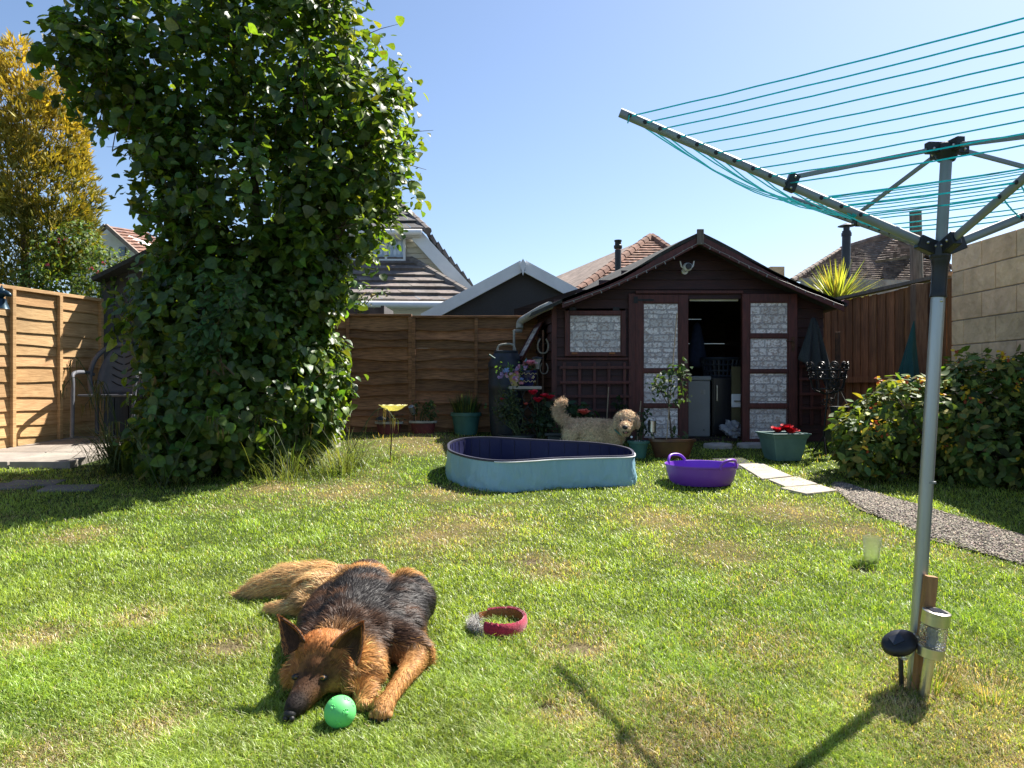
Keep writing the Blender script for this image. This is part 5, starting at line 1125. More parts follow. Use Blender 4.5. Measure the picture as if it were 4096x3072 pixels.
# ---- horse-head bell at the left edge
c=P(1.5,303,7.4); r=thing('horse_head_bell','teal metal bell under a small horse head at the left edge','bell',(c.x,c.y,c.z-.05)); mb=MB(); mb.lathe(c,[(.075,-.06),(.07,-.05),(.05,.0),(.04,.04),(.012,.055)],20); mb.build('bell',M['teal_metal'],r,smooth=40)
mb=MB(); h=c+V(-.01,0,.10); mb.sph(h,.055,14,9,(1,.7,1.0)); mb.sph(h+V(.06,0,-.005),.038,12,8,(1.5,.75,.75),Matrix.Rotation(.5,3,'Y')); mb.lathe(h+V(.0,.02,.05),[(.014,0),(.002,.035)],8); mb.lathe(h+V(.0,-.02,.05),[(.014,0),(.002,.035)],8); mb.tube([h+V(-.02,0,-.01),h+V(-.08,0,-.1)],[.05,.06],10); mb.build('horse_head',M['teal_metal'],r,smooth=60)
mb=MB(); mb.tube([h+V(-.08,0,-.1),V(h.x-.1,h.y,float(gz(0,7.4)))],.02,8); mb.build('post',M['iron'],r)
# ================================================================ pots and plants along the shed
def pot(r,c,r0,r1,h,mat,rim=.012,n=32,sx=1,sy=1,name='pot',soil=True,rimh=.03,rimmat=None):
    mb=MB(); mb.lathe(c,[(r0,0),(r0+(r1-r0)*.5,h*.45),(r1,h-rimh),(r1+rim*.2,h-rimh)],n,sx,sy,cap1=False); o=mb.build(name,mat,r,smooth=40)
    mb=MB(); mb.lathe(c,[(r1+rim*.2,h-rimh),(r1+rim,h-rimh+.004),(r1+rim,h),(r1-rim*.5,h),(r1-rim*.6,h-.05)],n,sx,sy,cap0=False,cap1=False); mb.build('rim',rimmat or mat,r,smooth=40)
    if soil: mb=MB(); mb.lathe(c,[(r1-rim*.4,h-.035),(.005,h-.025)],n,sx,sy,cap0=False,cap1=False); mb.build('soil',M['soil'],r)
def bushy(r,pts,n,spread,size,colr,tm='ovate',alt=None,down=.3,name='foliage'):
    k=RNG.integers(0,len(pts),n); p=np.array([list(pts[i]) for i in k])+RNG.normal(0,1,(n,3))*np.array(spread); nn=RNG.normal(0,.55,(n,3))+[0,-.35,.75]
    return leaves(name,p,nn,RNG.uniform(size*.7,size*1.25,n),vary(colr,n,.25,.1,alt=alt),tm,M['leaf2'],r,down=down)
def stems(r,base,tops,rad=.006,mat='stem',name='stem'):
    mb=MB()
    for t in tops: b=Vector(base)+V(random.gauss(0,.03),random.gauss(0,.03),0); mb.tube(catmull([b,b.lerp(Vector(t),.5)+V(random.gauss(0,.03),random.gauss(0,.03),.03),t],4),[rad]*6+[rad*.6]*3,5)
    return mb.build(name,M[mat],r)
def rose(r,c,s,colr,name='flower',n=26):
    c=Vector(c); pp=[];nn=[];T=[]
    for i in range(n):
        a=i*2.4; u=i/n; d=V(math.cos(a),math.sin(a),0); pp.append(c+d*s*.15*u); nn.append(d*(-.9+.5*u)+V(0,0,.45)+V(0,-.15,0)); T.append(d*(.25+1.2*u)+V(0,0,1.0-.9*u))
    return leaves(name,pp,nn,np.linspace(s*.55,s*.95,n),vary(colr,n,.18,.05),'petal',M['flower'],r,T=np.array(T,float),curl=.1)
# chives in teal pot by the fence
c=GX((466-512)/F*9.72,9.72); r=thing('chive_pot','teal pot of upright chives against the back fence','potted plant',tuple(c)); pot(r,c,.145,.185,.29,M['teal'],.018,rimh=.05)
n=340; a=RNG.uniform(0,2*PI,n); q=.15*np.sqrt(RNG.random(n)); ln=RNG.uniform(0,.55,n); ribbons('blades',np.stack([c.x+q*np.cos(a),c.y+q*np.sin(a),np.full(n,c.z+.25)],-1),np.stack([np.cos(a)*ln,np.sin(a)*ln,np.ones(n)],-1),RNG.uniform(.15,.36,n),np.full(n,.014),vary((.055,.10,.035),n,.3,.1,alt=(.2,.2,.06)),M['blade'],r,seg=4,droop=RNG.uniform(0,.35,n))
# two maroon troughs
for i,(px,lab) in enumerate(((389,'maroon trough with a white rim and low plants, behind the yellow dish'),(423,'maroon trough with a white rim and leafy seedlings at the fence joint'))):
    Y=9.72; c=GX((px-512)/F*Y,Y); r=thing('planter_trough',lab,'planter',tuple(c),'maroon troughs at the back fence'); pot(r,c,.14,.165,.165,M['maroonpot'],.02,28,1.0,.5,name='trough',rimmat=M['offwhite'])
    if i==0: bushy(r,[c+V(.05,0,.2),c+V(-.02,0,.19),c+V(.1,0,.2)],120,(.05,.03,.03),.035,(.06,.09,.045))
    else:
        tops=[c+V(random.uniform(-.12,.14),random.uniform(-.04,.04),random.uniform(.26,.42)) for _ in range(9)]; stems(r,c+V(0,0,.13),tops,.004); bushy(r,tops+[t-V(0,0,.07) for t in tops],200,(.028,.03,.03),.045,(.055,.095,.035))
# mushroom and spot solar lights
c=P(381,419,9.66); r=thing('mushroom_light','black capped mushroom solar light in the left maroon trough','solar light',tuple(c-V(0,0,.1))); mb=MB(); mb.lathe(c+V(0,0,-.01),[(.075,0),(.07,.02),(.03,.045),(.005,.05)],20); mb.build('cap',M['black'],r,smooth=50); mb=MB(); mb.lathe(c,[(.025,-.1),(.04,-.02),(.04,-.01)],16); mb.build('diffuser',M['glassr'],r,smooth=50)
c=P(412,409.5,9.68); r=thing('spot_light','small tilted black spot light on a spike by the fence joint','garden light',tuple(c-V(0,0,.15))); R=align((-.25,-.5,.8)); mb=MB(); mb.lathe(c,[(.028,-.07),(.034,-.03),(.036,.05),(.031,.055)],16,R=R); mb.build('lamp_head',M['alu'],r,smooth=40); mb=MB(); mb.lathe(c,[(.030,.053),(.005,.052)],16,R=R,cap0=False,cap1=False); mb.build('lens',M['black'],r); mb=MB(); mb.tube([c+R@V(0,0,-.07),c+V(.03,.02,-.2)],.009,6); mb.build('spike',M['black'],r)
# water barrel
c=GX((506-512)/F*9.62,9.62); r=thing('water_barrel','black ribbed water barrel standing in the corner of fence and shed','water barrel',tuple(c)); mb=MB(); zt=P(0,351,9.62).z-c.z; s=.225
mb.lathe(c,[(.19,0),(.205,.1),(s,.45),(s,.60),(s+.006,.61),(s+.006,.68),(s,.69),(s,zt-.22),(s+.008,zt-.21),(s+.004,zt-.16),(.17,zt-.045),(.155,zt-.03),(.16,zt-.02),(.155,zt-.01),(.16,zt),(.14,zt+.005)],40); mb.build('barrel_body',M['barrel'],r,smooth=35)
mb=MB()
for i in range(14): a=2*PI*i/14; mb.bar(c+V(math.cos(a)*.205,math.sin(a)*.205,zt-.135),c+V(math.cos(a)*.165,math.sin(a)*.165,zt-.05),.02,.012)
mb.build('shoulder_ribs',M['barrel'],r)
hb=P(497,358,9.58); r=thing('white_tube_handle','bent white metal tube handle behind the top of the water barrel','handle',tuple(hb-V(0,0,.7))); mb=MB(); mb.tube(catmull([hb-V(0,0,.75),hb+V(0,0,.0),hb+V(.01,0,.13),hb+V(.05,0,.17),hb+V(.18,0,.18),hb+V(.23,0,.13),hb+V(.245,.02,-.02)],6),.013,8); o=mb.build('tube',M['offwhite'],r,smooth=60)
mb=MB(); mb.tube([P(489,354.5,9.4),P(495,358.5,9.4)],.009,8); o=mb.build('hose_end',M['teal'],None,tuple(P(492,357,9.4)),smooth=50); tag(o,'short green hose end poking out beside the water barrel','hose')
mb=MB(); a=P(514,352,9.7);b=P(514,331,9.75); mb.tube([a,b],.016,8); mb.tube([b,P(521,331,9.9)],.022,8); o=mb.build('downpipe',M['offwhite'],None,tuple(a),smooth=50); tag(o,'pale downpipe from the shed gutter into the water barrel','pipe')
# horseshoes on the shed side
for px,py,sc,lab in ((543,346,1,'larger pale horseshoe hanging on the shed corner'),(544,368.5,.72,'smaller horseshoe hanging below the larger one on the shed corner')):
    c=P(px,py,9.12); mb=MB(); mb.tube(catmull([c+V(-.035,.0,.09)*sc,c+V(-.062,.0,.03)*sc,c+V(-.06,.0,-.04)*sc,c+V(-.03,0,-.085)*sc,c+V(.03,0,-.085)*sc,c+V(.06,0,-.04)*sc,c+V(.062,0,.03)*sc,c+V(.035,0,.09)*sc],6),.011*sc,6); o=mb.build('horseshoe',M['rustgrey'],None,tuple(c),smooth=50); tag(o,lab,'horseshoe',group='horseshoes on the shed corner')
mb=MB(); c=P(543,330,9.14); mb.box(c.x-.012,c.x+.012,9.13,9.15,float(gz(0,9.1)),c.z); o=mb.build('iron_strap',M['rust'],None,(c.x,9.14,.6)); tag(o,'dark iron strap standing at the shed corner holding the horseshoes','iron strap')
# treadle table with two pots
Yt=8.85; tz=P(0,386,Yt).z; cx=(525-512)/F*Yt; g=float(gz(cx,Yt)); r=thing('treadle_table','small slab table on an ornate iron sewing treadle frame beside the shed','table',(cx,Yt,g))
mb=MB(); mb.rt(); mb.obox((cx,Yt,tz-.02),(.195,0,0),(0,.15,0),(0,0,.018)); mb.build('table_top',M['slab'],r,bevel=.006)
mb=MB(); y=Yt-.1
def lat(yy):
    for s in (-1,1):
        mb.tube(catmull([V(cx+s*.17,yy,tz-.04),V(cx+s*.12,yy,tz-.2),V(cx+s*.13,yy,g+.22),V(cx+s*.19,yy,g)],6),.013,6)
    for k in range(5):
        x0=cx-.12+.06*k; mb.tube(catmull([V(x0,yy,tz-.05)]+[V(x0+.032*(-1)**(i+k),yy,tz-.05-(tz-g-.16)*i/6) for i in range(1,7)],5),.008,5)
    for z in (tz-.05,g+.1): mb.tube([V(cx-.17,yy,z),V(cx+.17,yy,z)],.011,6)
lat(y); lat(Yt+.1); mb.build('iron_frame',M['iron'],r,smooth=60)
c=V(P(515.5,0,Yt).x,Yt-.03,tz); r=thing('cream_pot','cream pot with pastel artificial flowers on the treadle table','flower pot',tuple(c)); mb=MB(); mb.lathe(c,[(.045,0),(.065,.05),(.085,.10),(.09,.13),(.083,.14),(.09,.15),(.082,.15)],24); mb.build('pot',M['creampot'],r,smooth=40)
bushy(r,[c+V(random.gauss(-.02,.06),random.gauss(-.04,.03),.19+random.gauss(0,.035)) for _ in range(10)],90,(.03,.03,.025),.04,(.10,.20,.05))
fp=np.array([c+V(random.gauss(-.02,.07),random.gauss(-.08,.03),.16+random.gauss(0,.045)) for _ in range(26)]); cc=np.array([random.choice([(.62,.25,.34),(.38,.26,.48),(.22,.32,.55),(.6,.4,.5)]) for _ in range(26)]); [leaves('flower',q_+RNG.normal(0,.006,(5,3)),RNG.normal(0,.5,(5,3))+[0,-.8,.5],RNG.uniform(.025,.04,5),np.tile(c_,(5,1)),'petal',M['flower'],r) for q_,c_ in zip(fp,cc)]
c=V(P(528,0,Yt).x,Yt-.06,tz); r=thing('blue_pot','cobalt blue glazed pot with wavy cream lines and a pink pompom flower','flower pot',tuple(c)); mb=MB(); mb.lathe(c,[(.055,0),(.082,.05),(.100,.11),(.098,.15),(.110,.175),(.112,.185),(.095,.185),(.09,.16)],32,cap1=True); mb.build('pot',M['bluepot'],r,smooth=40)
for z in (.145,.055):
    mb=MB(); rr=.099 if z>.1 else .088; mb.tube([c+V(rr*math.cos(t),rr*math.sin(t),z+.009*math.sin(t*11)) for t in [2*PI*i/110 for i in range(110)]],.003,5,closed=True); mb.build('wavy_line',M['cream_line'],r)
mb=MB(); q=c+V(.055,-.083,.105)
for i in range(5): a=2*PI*i/5; mb.sph(q+V(.013*math.cos(a),.003*math.cos(a),.013*math.sin(a)),.008,8,5,(1,.4,1))
mb.build('painted_flower',M['cream_line'],r,smooth=60)
rose(r,c+V(.02,-.03,.245),.085,(.72,.30,.36),'pompom_flower',70); rose(r,c+V(-.035,-.02,.225),.05,(.7,.35,.42),'flower',24); bushy(r,[c+V(0,0,.2),c+V(-.04,0,.2),c+V(.04,0,.19)],40,(.03,.03,.025),.055,(.05,.10,.045)); bushy(r,[c+V(-.055,-.02,.22)],10,(.012,.02,.025),.07,(.12,.30,.34),name='blue_leaves')
c=P(537.5,359,8.95); r=thing('table_light','white funnel solar light with a dark cap beside the pink pompom flower','solar light',tuple(c-V(0,0,.2))); mb=MB(); mb.lathe(c,[(.02,-.12),(.028,-.05),(.05,0),(.05,.004)],18); mb.build('shade',M['offwhite'],r,smooth=50); mb=MB(); mb.lathe(c,[(.07,.0),(.065,.018),(.01,.03)],18); mb.build('cap',M['black'],r,smooth=50); mb=MB(); mb.tube([c-V(0,0,.1),c-V(0,-.02,.35)],.01,6); mb.build('stem',M['black'],r)
# rose bushes
c=GX((517-512)/F*8.55,8.55); r=thing('rose_pot','low wide black pot with a loose small-leaved rose bush behind the pool','potted plant',tuple(c)); pot(r,c,.17,.2,.17,M['darkpot'],.015)
tops=[P(random.uniform(487,514),random.uniform(380,415),8.5+random.gauss(0,.08)) for _ in range(16)]+[P(random.uniform(505,535),random.uniform(405,425),8.5) for _ in range(4)]; stems(r,c+V(0,0,.15),tops,.006); pts=[Vector(t).lerp(c+V(0,0,.16),random.random()*.55) for t in tops for _ in range(3)]
bushy(r,pts,560,(.04,.05,.035),.045,(.042,.065,.035),alt=(.10,.11,.045)); rose(r,P(502,400,8.4),.035,(.30,.015,.04),n=14)
c=GX((541-512)/F*8.6,8.6); r=thing('red_rose_bush','dark green rose bush with four bright red roses at the shed corner','rose bush',tuple(c)); tops=[P(random.uniform(530,556),random.uniform(402,418),8.55+random.gauss(0,.08)) for _ in range(14)]; stems(r,c,tops,.006); pts=[Vector(t).lerp(c,random.random()*.35) for t in tops for _ in range(3)]
bushy(r,pts,400,(.045,.06,.035),.058,(.035,.062,.034))
for px,py,s in ((533,394.5,.07),(544.6,397.3,.06),(550,399,.07),(538,402,.075)): t=P(px,py,8.45); rose(r,t,s,(.55,.012,.035)); stems(r,t-V(0,0,.15),[t],.004)
rose(r,P(526,405,8.4),.035,(.5,.08,.05),n=12)
c=GX((560-512)/F*8.5,8.5); r=thing('dark_trough','dark plastic trough with broad leaves and one orange rose behind the curly dog','planter',tuple(c)); mb=MB(); mb.prism([c+V(-.15,-.1,0),c+V(.2,-.1,0),c+V(.2,.1,0),c+V(-.15,.1,0)],(0,0,.17)); mb.build('trough',M['darkpot'],r,bevel=.012); mb=MB()
for a,b in (((-.18,-.13),(.23,-.10)),((-.18,.10),(.23,.13)),((-.18,-.099),(-.15,.099)),((.2,-.099),(.23,.099))): mb.box(c.x+a[0],c.x+b[0],c.y+a[1],c.y+b[1],c.z+.171,c.z+.20)
mb.build('rim',M['darkpot'],r,bevel=.004); mb=MB(); mb.box(c.x-.148,c.x+.198,c.y-.098,c.y+.098,c.z+.172,c.z+.185); mb.build('soil',M['soil'],r)
tops=[P(random.uniform(548,590),random.uniform(400,420),8.5) for _ in range(13)]; stems(r,c+V(0,0,.18),tops,.005); bushy(r,[Vector(t).lerp(c+V(0,0,.2),random.random()*.4) for t in tops for _ in range(2)],230,(.045,.06,.045),.095,(.035,.068,.034)); rose(r,P(583.6,414.5,8.35),.085,(.75,.16,.11),n=34)
# bamboo canes
for (a,b,y),lab in ((((608.6,387),(605.6,424),8.9),'thin bamboo cane leaning in front of the square trellis'),(((641,401),(637,425),8.7),'short bamboo cane beside the left door leaf')):
    mb=MB(); mb.tube([P(*b,y)-V(0,0,.2),P(*a,y)],.007,6); o=mb.build('bamboo_cane',M['bamboo'],None,tuple(P(*b,y))); tag(o,lab,'cane',group='bamboo canes')
c=GX((620-512)/F*8.95,8.95); r=thing('small_climber','small dark leafed climber at the foot of the square trellis','climber',tuple(c)); tops=[P(619,403,8.95),P(622,410,8.95),P(617,414,8.95)]; stems(r,c,tops,.005); bushy(r,tops,70,(.04,.03,.06),.06,(.035,.065,.034))
# teal pot with stones
c=GX((638.5-512)/F*7.95,7.95); r=thing('round_teal_pot','round dark teal pot with white stones and a thin plant behind the pool end','potted plant',tuple(c)); pot(r,c,.075,.105,.185,M['teal'],.014); mb=MB()
for i in range(9): a=random.uniform(0,6.28); mb.sph(c+V(.07*math.cos(a)*random.random()**.5,.07*math.sin(a),.17),.018,8,6,(1.2,1,.7))
mb.build('white_stones',M['white'],r,smooth=60); tops=[P(641,420,8.0),P(644,413,8.0),P(637,424,8.0),P(646,424,8.0)]; stems(r,c+V(0,0,.15),tops,.004); bushy(r,tops+[t-V(0,0,.06) for t in tops],130,(.04,.04,.05),.045,(.035,.065,.034))
# brown oval trough with sapling
c=GX((672-512)/F*7.95,7.95); r=thing('sapling_trough','brown glazed oval trough with a staked sapling before the left door leaf','potted plant',tuple(c)); pot(r,c,.18,.24,.205,M['brownpot'],.018,40,1,.55)
mb=MB(); b=c+V(-.06,0,.18); mb.tube([b,P(677,313,8.05)],.006,6); mb.build('cane',M['bamboo'],r); mb=MB(); s0=c+V(.0,0,.18); mb.tube(catmull([s0,P(669,410,7.98),P(668,390,7.98),P(672,375,8)],6),[.011-.0004*i for i in range(19)],7); mb.tube(catmull([P(668,405,7.98),P(660,390,7.96),P(654,382,7.95)],5),.005,5); mb.tube(catmull([P(669,398,7.98),P(678,385,7.98),P(684,368,7.98)],5),.005,5); mb.tube(catmull([P(670,428,7.96),P(675,434,7.9),P(679,436,7.9)],4),.004,5); mb.build('stem',M['bark'],r)
q=[P(x,y,7.97) for x,y in ((653,383),(658,379),(663,376),(668,380),(661,388),(672,374),(679,371),(684,366),(682,377),(676,383),(681,388),(677,402),(684,400),(679,434),(674,430),(668,393),(656,390),(686,375),(673,366))]; bushy(r,q,210,(.035,.04,.035),.062,(.055,.10,.04),down=.5)
c=GX((652-512)/F*8.0,8.02); zt=P(0,421,8.0).z; r=thing('steel_solar_stake','slim steel solar light standing before the left door leaf','solar light',tuple(c)); mb=MB(); x=P(652,0,8.0).x; mb.tube([V(x+.03,8.0,c.z+.1),V(x,8.0,zt-.12)],.016,10); mb.build('stem',M['steel'],r,smooth=50); mb=MB(); mb.lathe(V(x,8,zt),[(.028,-.13),(.043,-.12),(.045,-.0),(.04,.004)],20); mb.build('lamp_head',M['steel'],r,smooth=40)
# square pale teal pot, red flowers
c=GX((784-512)/F*7.78,7.82); r=thing('square_teal_pot','square pale teal pot with three red flowers at the open door leaf','flower pot',tuple(c)); mb=MB(); RZ=Matrix.Rotation(.12,3,'Z')
def sqring(s,h): return [c+RZ@V(s*x,s*y,h) for x,y in ((-1,-1),(1,-1),(1,1),(-1,1))]
def sqloft(L_,mat,name,cap=True):
    mb=MB(); vs=[p for s,h in L_ for p in sqring(s,h)]; m=len(L_); fs=[(i*4+k,i*4+(k+1)%4,(i+1)*4+(k+1)%4,(i+1)*4+k) for i in range(m-1) for k in range(4)]
    if cap: fs.append((3,2,1,0))
    mb.add(vs,fs); return mb.build(name,mat,r,bevel=.006)
sqloft([(.135,0),(.165,.14),(.18,.245)],M['teal_pale'],'pot'); sqloft([(.183,.235),(.186,.24),(.2,.275),(.212,.278),(.212,.29),(.185,.29),(.175,.24)],M['teal_pale'],'rim',False); mb=MB(); mb.poly(sqring(.174,.245)); mb.build('soil',M['soil'],r)
for px,py,s in ((777.6,430.5,.085),(786.5,427.5,.075),(790.5,431.5,.09)):
    t=P(px,py,7.75); rose(r,t-V(0,0,.02),s,(.52,.010,.02),n=36); stems(r,V(t.x,t.y,c.z+.24),[t-V(0,0,.02)],.005)
# rubber mat
mb=MB(); mb.prism([G(*q)+V(0,0,.012) for q in ((711,459.5),(741,458),(768,468),(737,469.5))],(0,0,-.02)); o=mb.build('rubber_mat',M['mat'],None,tuple(G(738,464)),bevel=.004); tag(o,'black rubber mat on the grass below the shed doorway','mat')
# tarp hung at the right of the shed
r_=[];mb=MB(); Yq=8.98; top=P(813,318,Yq)
vs=[];fs=[]; m=14; lo=[(798,359),(800,361),(803,363),(806,366),(809,369),(812,372),(815,375),(818,378),(821,381),(824,384),(827,388),(830,390),(833,391),(834.5,390),(835,388)]
up=[(811,319),(811,318.5),(811.5,318),(812,317.7),(812.5,317.5),(813,317.5),(813.5,317.5),(814,317.5),(814.5,318),(815,318.3),(815.5,318.7),(816,319.5),(816.5,320.5),(817,322),(817.5,323)]
for i in range(15):
    for k in range(12):
        u=k/11; a,b=up[i],lo[i]; f=P(a[0]+(b[0]-a[0])*u**(.95),a[1]+(b[1]-a[1])*u,Yq); f.y+=.045*math.sin(i*1.35+u)*u-.03*u; vs.append(f)
for i in range(14):
    for k in range(11): fs.append((i*12+k,i*12+k+1,(i+1)*12+k+1,(i+1)*12+k))
mb.add(vs,fs); o=mb.build('hanging_tarp',M['tarp'],None,tuple(P(815,390,Yq)),smooth=60); s=o.modifiers.new('s','SOLIDIFY'); s.thickness=.006; tag(o,'dark woven cloth hanging in folds at the right corner of the shed','cloth')
# folded green parasol
a=P(914,321,8.5);b=P(906,398,8.35); mb=MB(); d=(a-b); R=align(d); Lp=d.length; vs=[];fs=[];nn=24
for i in range(12):
    u=i/11; rr=.005+.125*(1-u)**.9
    for k in range(nn): t=2*PI*k/nn; w=1+.28*math.sin(t*7+u*2)*(1-u); vs.append(b+d*u+R@V(rr*w*math.cos(t),rr*w*math.sin(t),0))
for i in range(11):
    for k in range(nn): fs.append((i*nn+k,i*nn+(k+1)%nn,(i+1)*nn+(k+1)%nn,(i+1)*nn+k))
mb.add(vs,fs); r=thing('folded_parasol','dark green folded parasol leaning on the wooden post by the right fence','parasol',tuple(GX(b.x,8.35))); mb.build('canopy',M['parasol'],r,smooth=50); mb=MB(); mb.tube([b-d*.55,b+d*.2],.018,8); mb.build('pole',M['grey_wood'],r)
# rusty spade
a=P(837.5,332,8.7); r=thing('rusty_spade','rusty spade with a wide blade standing against the right fence','spade',tuple(P(838,430,8.7))); mb=MB(); mb.bar(a,P(838,385,8.7),.055,.03,up=(0,1,0)); mb.build('shaft',M['rust'],r,bevel=.004); mb=MB(); mb.prism([P(829,378,8.71),P(837,381,8.71),P(846,379,8.71),P(844,392,8.71),P(846,398,8.71),P(838,410,8.71),P(830,402,8.71)],(0,.012,0)); mb.build('blade',M['rust'],r)
# scrolled iron fire basket on a stand
Yb=8.1; c=P(827.5,376,Yb); b=GX((822-512)/F*8.1,8.1); r=thing('iron_basket_stand','black wrought iron basket with scrolls on a tall thin stand','plant stand',tuple(b))
def spiral(cc,rr,turn,flip,ux,uz=V(0,0,1),t0=0):
    pts=[]
    for i in range(26):
        t=i/25; a=t0+t*turn*2*PI*flip; k=rr*(1-.75*t); pts.append(cc+ux*(k*math.cos(a))+uz*(k*math.sin(a)))
    return pts
mb=MB(); Rb=.2
for i in range(10):
    a=2*PI*i/10; d=V(math.cos(a),math.sin(a),0); tn=V(-math.sin(a),math.cos(a),0); cc=V(c.x,c.y,c.z)
    mb.tube(catmull([cc+d*.05+V(0,0,-.19),cc+d*.15+V(0,0,-.14),cc+d*.18+V(0,0,-.02),cc+d*Rb+V(0,0,.10)],5),.008,5)
    mb.tube(spiral(cc+d*Rb+tn*.045+V(0,0,.11),.045,1.5,1,tn),.008,5); mb.tube(spiral(cc+d*.18+tn*.04+V(0,0,.015),.038,1.5,-1,tn),.007,5)
for rr,z in ((.205,.065),(.185,-.03),(.15,-.14),(.05,-.19)): mb.tube([c+V(rr*math.cos(t),rr*math.sin(t),z) for t in [2*PI*i/36 for i in range(36)]],.009,6,closed=True)
q=c+V(0,-.17,-.09)
for i in range(8): t=2*PI*i/8; mb.tube([q+V(.035*math.cos(t)+.022*math.cos(u),0,.035*math.sin(t)+.022*math.sin(u)) for u in [2*PI*j/10 for j in range(10)]],.006,5,closed=True)
mb.build('basket',M['iron'],r,smooth=60)
mb=MB(); t=c+V(0,0,-.19); k=V(b.x,b.y,b.z); mb.tube([t,k.lerp(t,.3)],.012,8)
for i in range(3): a=2*PI*i/3+.5; mb.tube([k.lerp(t,.32),k+V(.11*math.cos(a),.11*math.sin(a),0)],.009,6)
for s in (-1,1): mb.tube(spiral(t+V(s*.035,0,-.09),.04,1.4,s,V(s,0,0)),.007,5)
mb.build('stand',M['iron'],r,smooth=60)
c=P(839,411,8.05); r=thing('hanging_basket','small dark bowl hung on wires from the scrolled iron basket','hanging basket',tuple(c)); mb=MB(); mb.lathe(c,[(.06,-.07),(.095,0.04),(.105,.045),(.10,.05)],22); mb.build('bowl',M['darkpot'],r,smooth=40); mb=MB()
for i in range(3): a=2*PI*i/3; mb.tube([c+V(.1*math.cos(a),.1*math.sin(a),.05),P(838.5,387,8.05)],.0025,4)
mb.build('hanger',M['wire'],r)
# ================================================================ dogs
def organic(caps,voxel,smooth=8):
    """caps: list of (points, radii, lateral squash (sx,sy,sz)) -> one remeshed surface"""
    mb=MB()
    for pts,rad,sc in caps:
        pts=[Vector(p) for p in pts]
        for i in range(max(len(pts)-1,1)):
            a=pts[i]; b=pts[i+1] if len(pts)>1 else a; ra=rad[i]; rb=rad[i+1] if len(pts)>1 else ra; m=max(1,int((b-a).length/(min(ra,rb)*.35+1e-4))) if len(pts)>1 else 1
            for k in range(m+1): t=k/m; mb.sph(a.lerp(b,t),ra+(rb-ra)*t,14,9,sc)
    me=mb.mesh('o'); o=bpy.data.objects.new('tmp',me); col.objects.link(o)
    r=o.modifiers.new('r','REMESH'); r.mode='VOXEL'; r.voxel_size=voxel; s=o.modifiers.new('s','SMOOTH'); s.factor=.5; s.iterations=smooth
    dg=bpy.context.evaluated_depsgraph_get(); out=bpy.data.meshes.new_from_object(o.evaluated_get(dg)); bpy.data.objects.remove(o)
    for nm in [c.name for c in out.color_attributes]: out.color_attributes.remove(out.color_attributes[nm])
    return out
def sample(me,n):
    me.calc_loop_triangles(); nv=len(me.vertices); co=np.empty(nv*3); me.vertices.foreach_get('co',co); co=co.reshape(-1,3); no=np.empty(nv*3); me.vertices.foreach_get('normal',no); no=no.reshape(-1,3)
    t=np.empty(len(me.loop_triangles)*3,int); me.loop_triangles.foreach_get('vertices',t); t=t.reshape(-1,3)
    a,b,c=co[t[:,0]],co[t[:,1]],co[t[:,2]]; ar=np.linalg.norm(np.cross(b-a,c-a),axis=1); k=RNG.choice(len(t),n,p=ar/ar.sum()); u=RNG.random((n,1));v=RNG.random((n,1)); w=u+v>1; u=np.where(w,1-u,u);v=np.where(w,1-v,v)
    return a[k]+(b[k]-a[k])*u+(c[k]-a[k])*v, nz(no[t[k,0]]*(1-u-v)+no[t[k,1]]*u+no[t[k,2]]*v)
def setcol(me,fn):
    nv=len(me.vertices); co=np.empty(nv*3); me.vertices.foreach_get('co',co); C=fn(co.reshape(-1,3)); ca=me.color_attributes.new('Col','FLOAT_COLOR','POINT'); ca.data.foreach_set('color',np.hstack([C,np.ones((nv,1))]).astype(np.float32).ravel())
def fur(name,p,nn,D,Ln,W,C,mat,parent,lift=.35,wave=.12,curl=0):
    n=len(p); D=nz(D-nn*(D*nn).sum(1,keepdims=True)+nn*lift*np.ones((n,1))); S=nz(np.cross(nn,D)+RNG.normal(0,.25,(n,3))); Ln=Ln.reshape(n,1); W=np.asarray(W).reshape(-1,1)*np.ones((n,1))
    # clumping: nearby strands lean together
    ph=np.sin(p[:,:1]*95+np.sin(p[:,1:2]*70)*2)*.6+np.sin(p[:,1:2]*120+p[:,2:]*90)*.4; rows=[]
    for i,(u,w) in enumerate(((0,1),(.35,.9),(.7,.6),(1,.08))):
        q=p+D*Ln*u-nn*Ln*(lift*.55*u*u)+S*Ln*wave*ph*u*u+(RNG.normal(0,curl,(n,3))*Ln if curl and u else 0); q[:,2]=np.maximum(q[:,2],gz(q[:,0],q[:,1])+.004); rows+=[q-S*W*w*.5,q+S*W*w*.5]
    Vt=np.stack(rows,1).reshape(-1,3); f=np.array([(2*i,2*i+1,2*i+3,2*i+2) for i in range(3)]); Fc=(f[None]+(np.arange(n)*8)[:,None,None]).reshape(-1,4)
    o=link(name,npmesh(name,Vt,Fc,np.repeat(np.clip(C,.003,.9),8,axis=0)),mat,parent); o['kind']='stuff'; del o['kind']; return o
def g(x,y,h): return GX(x,y,h)
sst=lambda a,b,x: np.clip((x-a)/(b-a),0,1)**2*(3-2*np.clip((x-a)/(b-a),0,1))
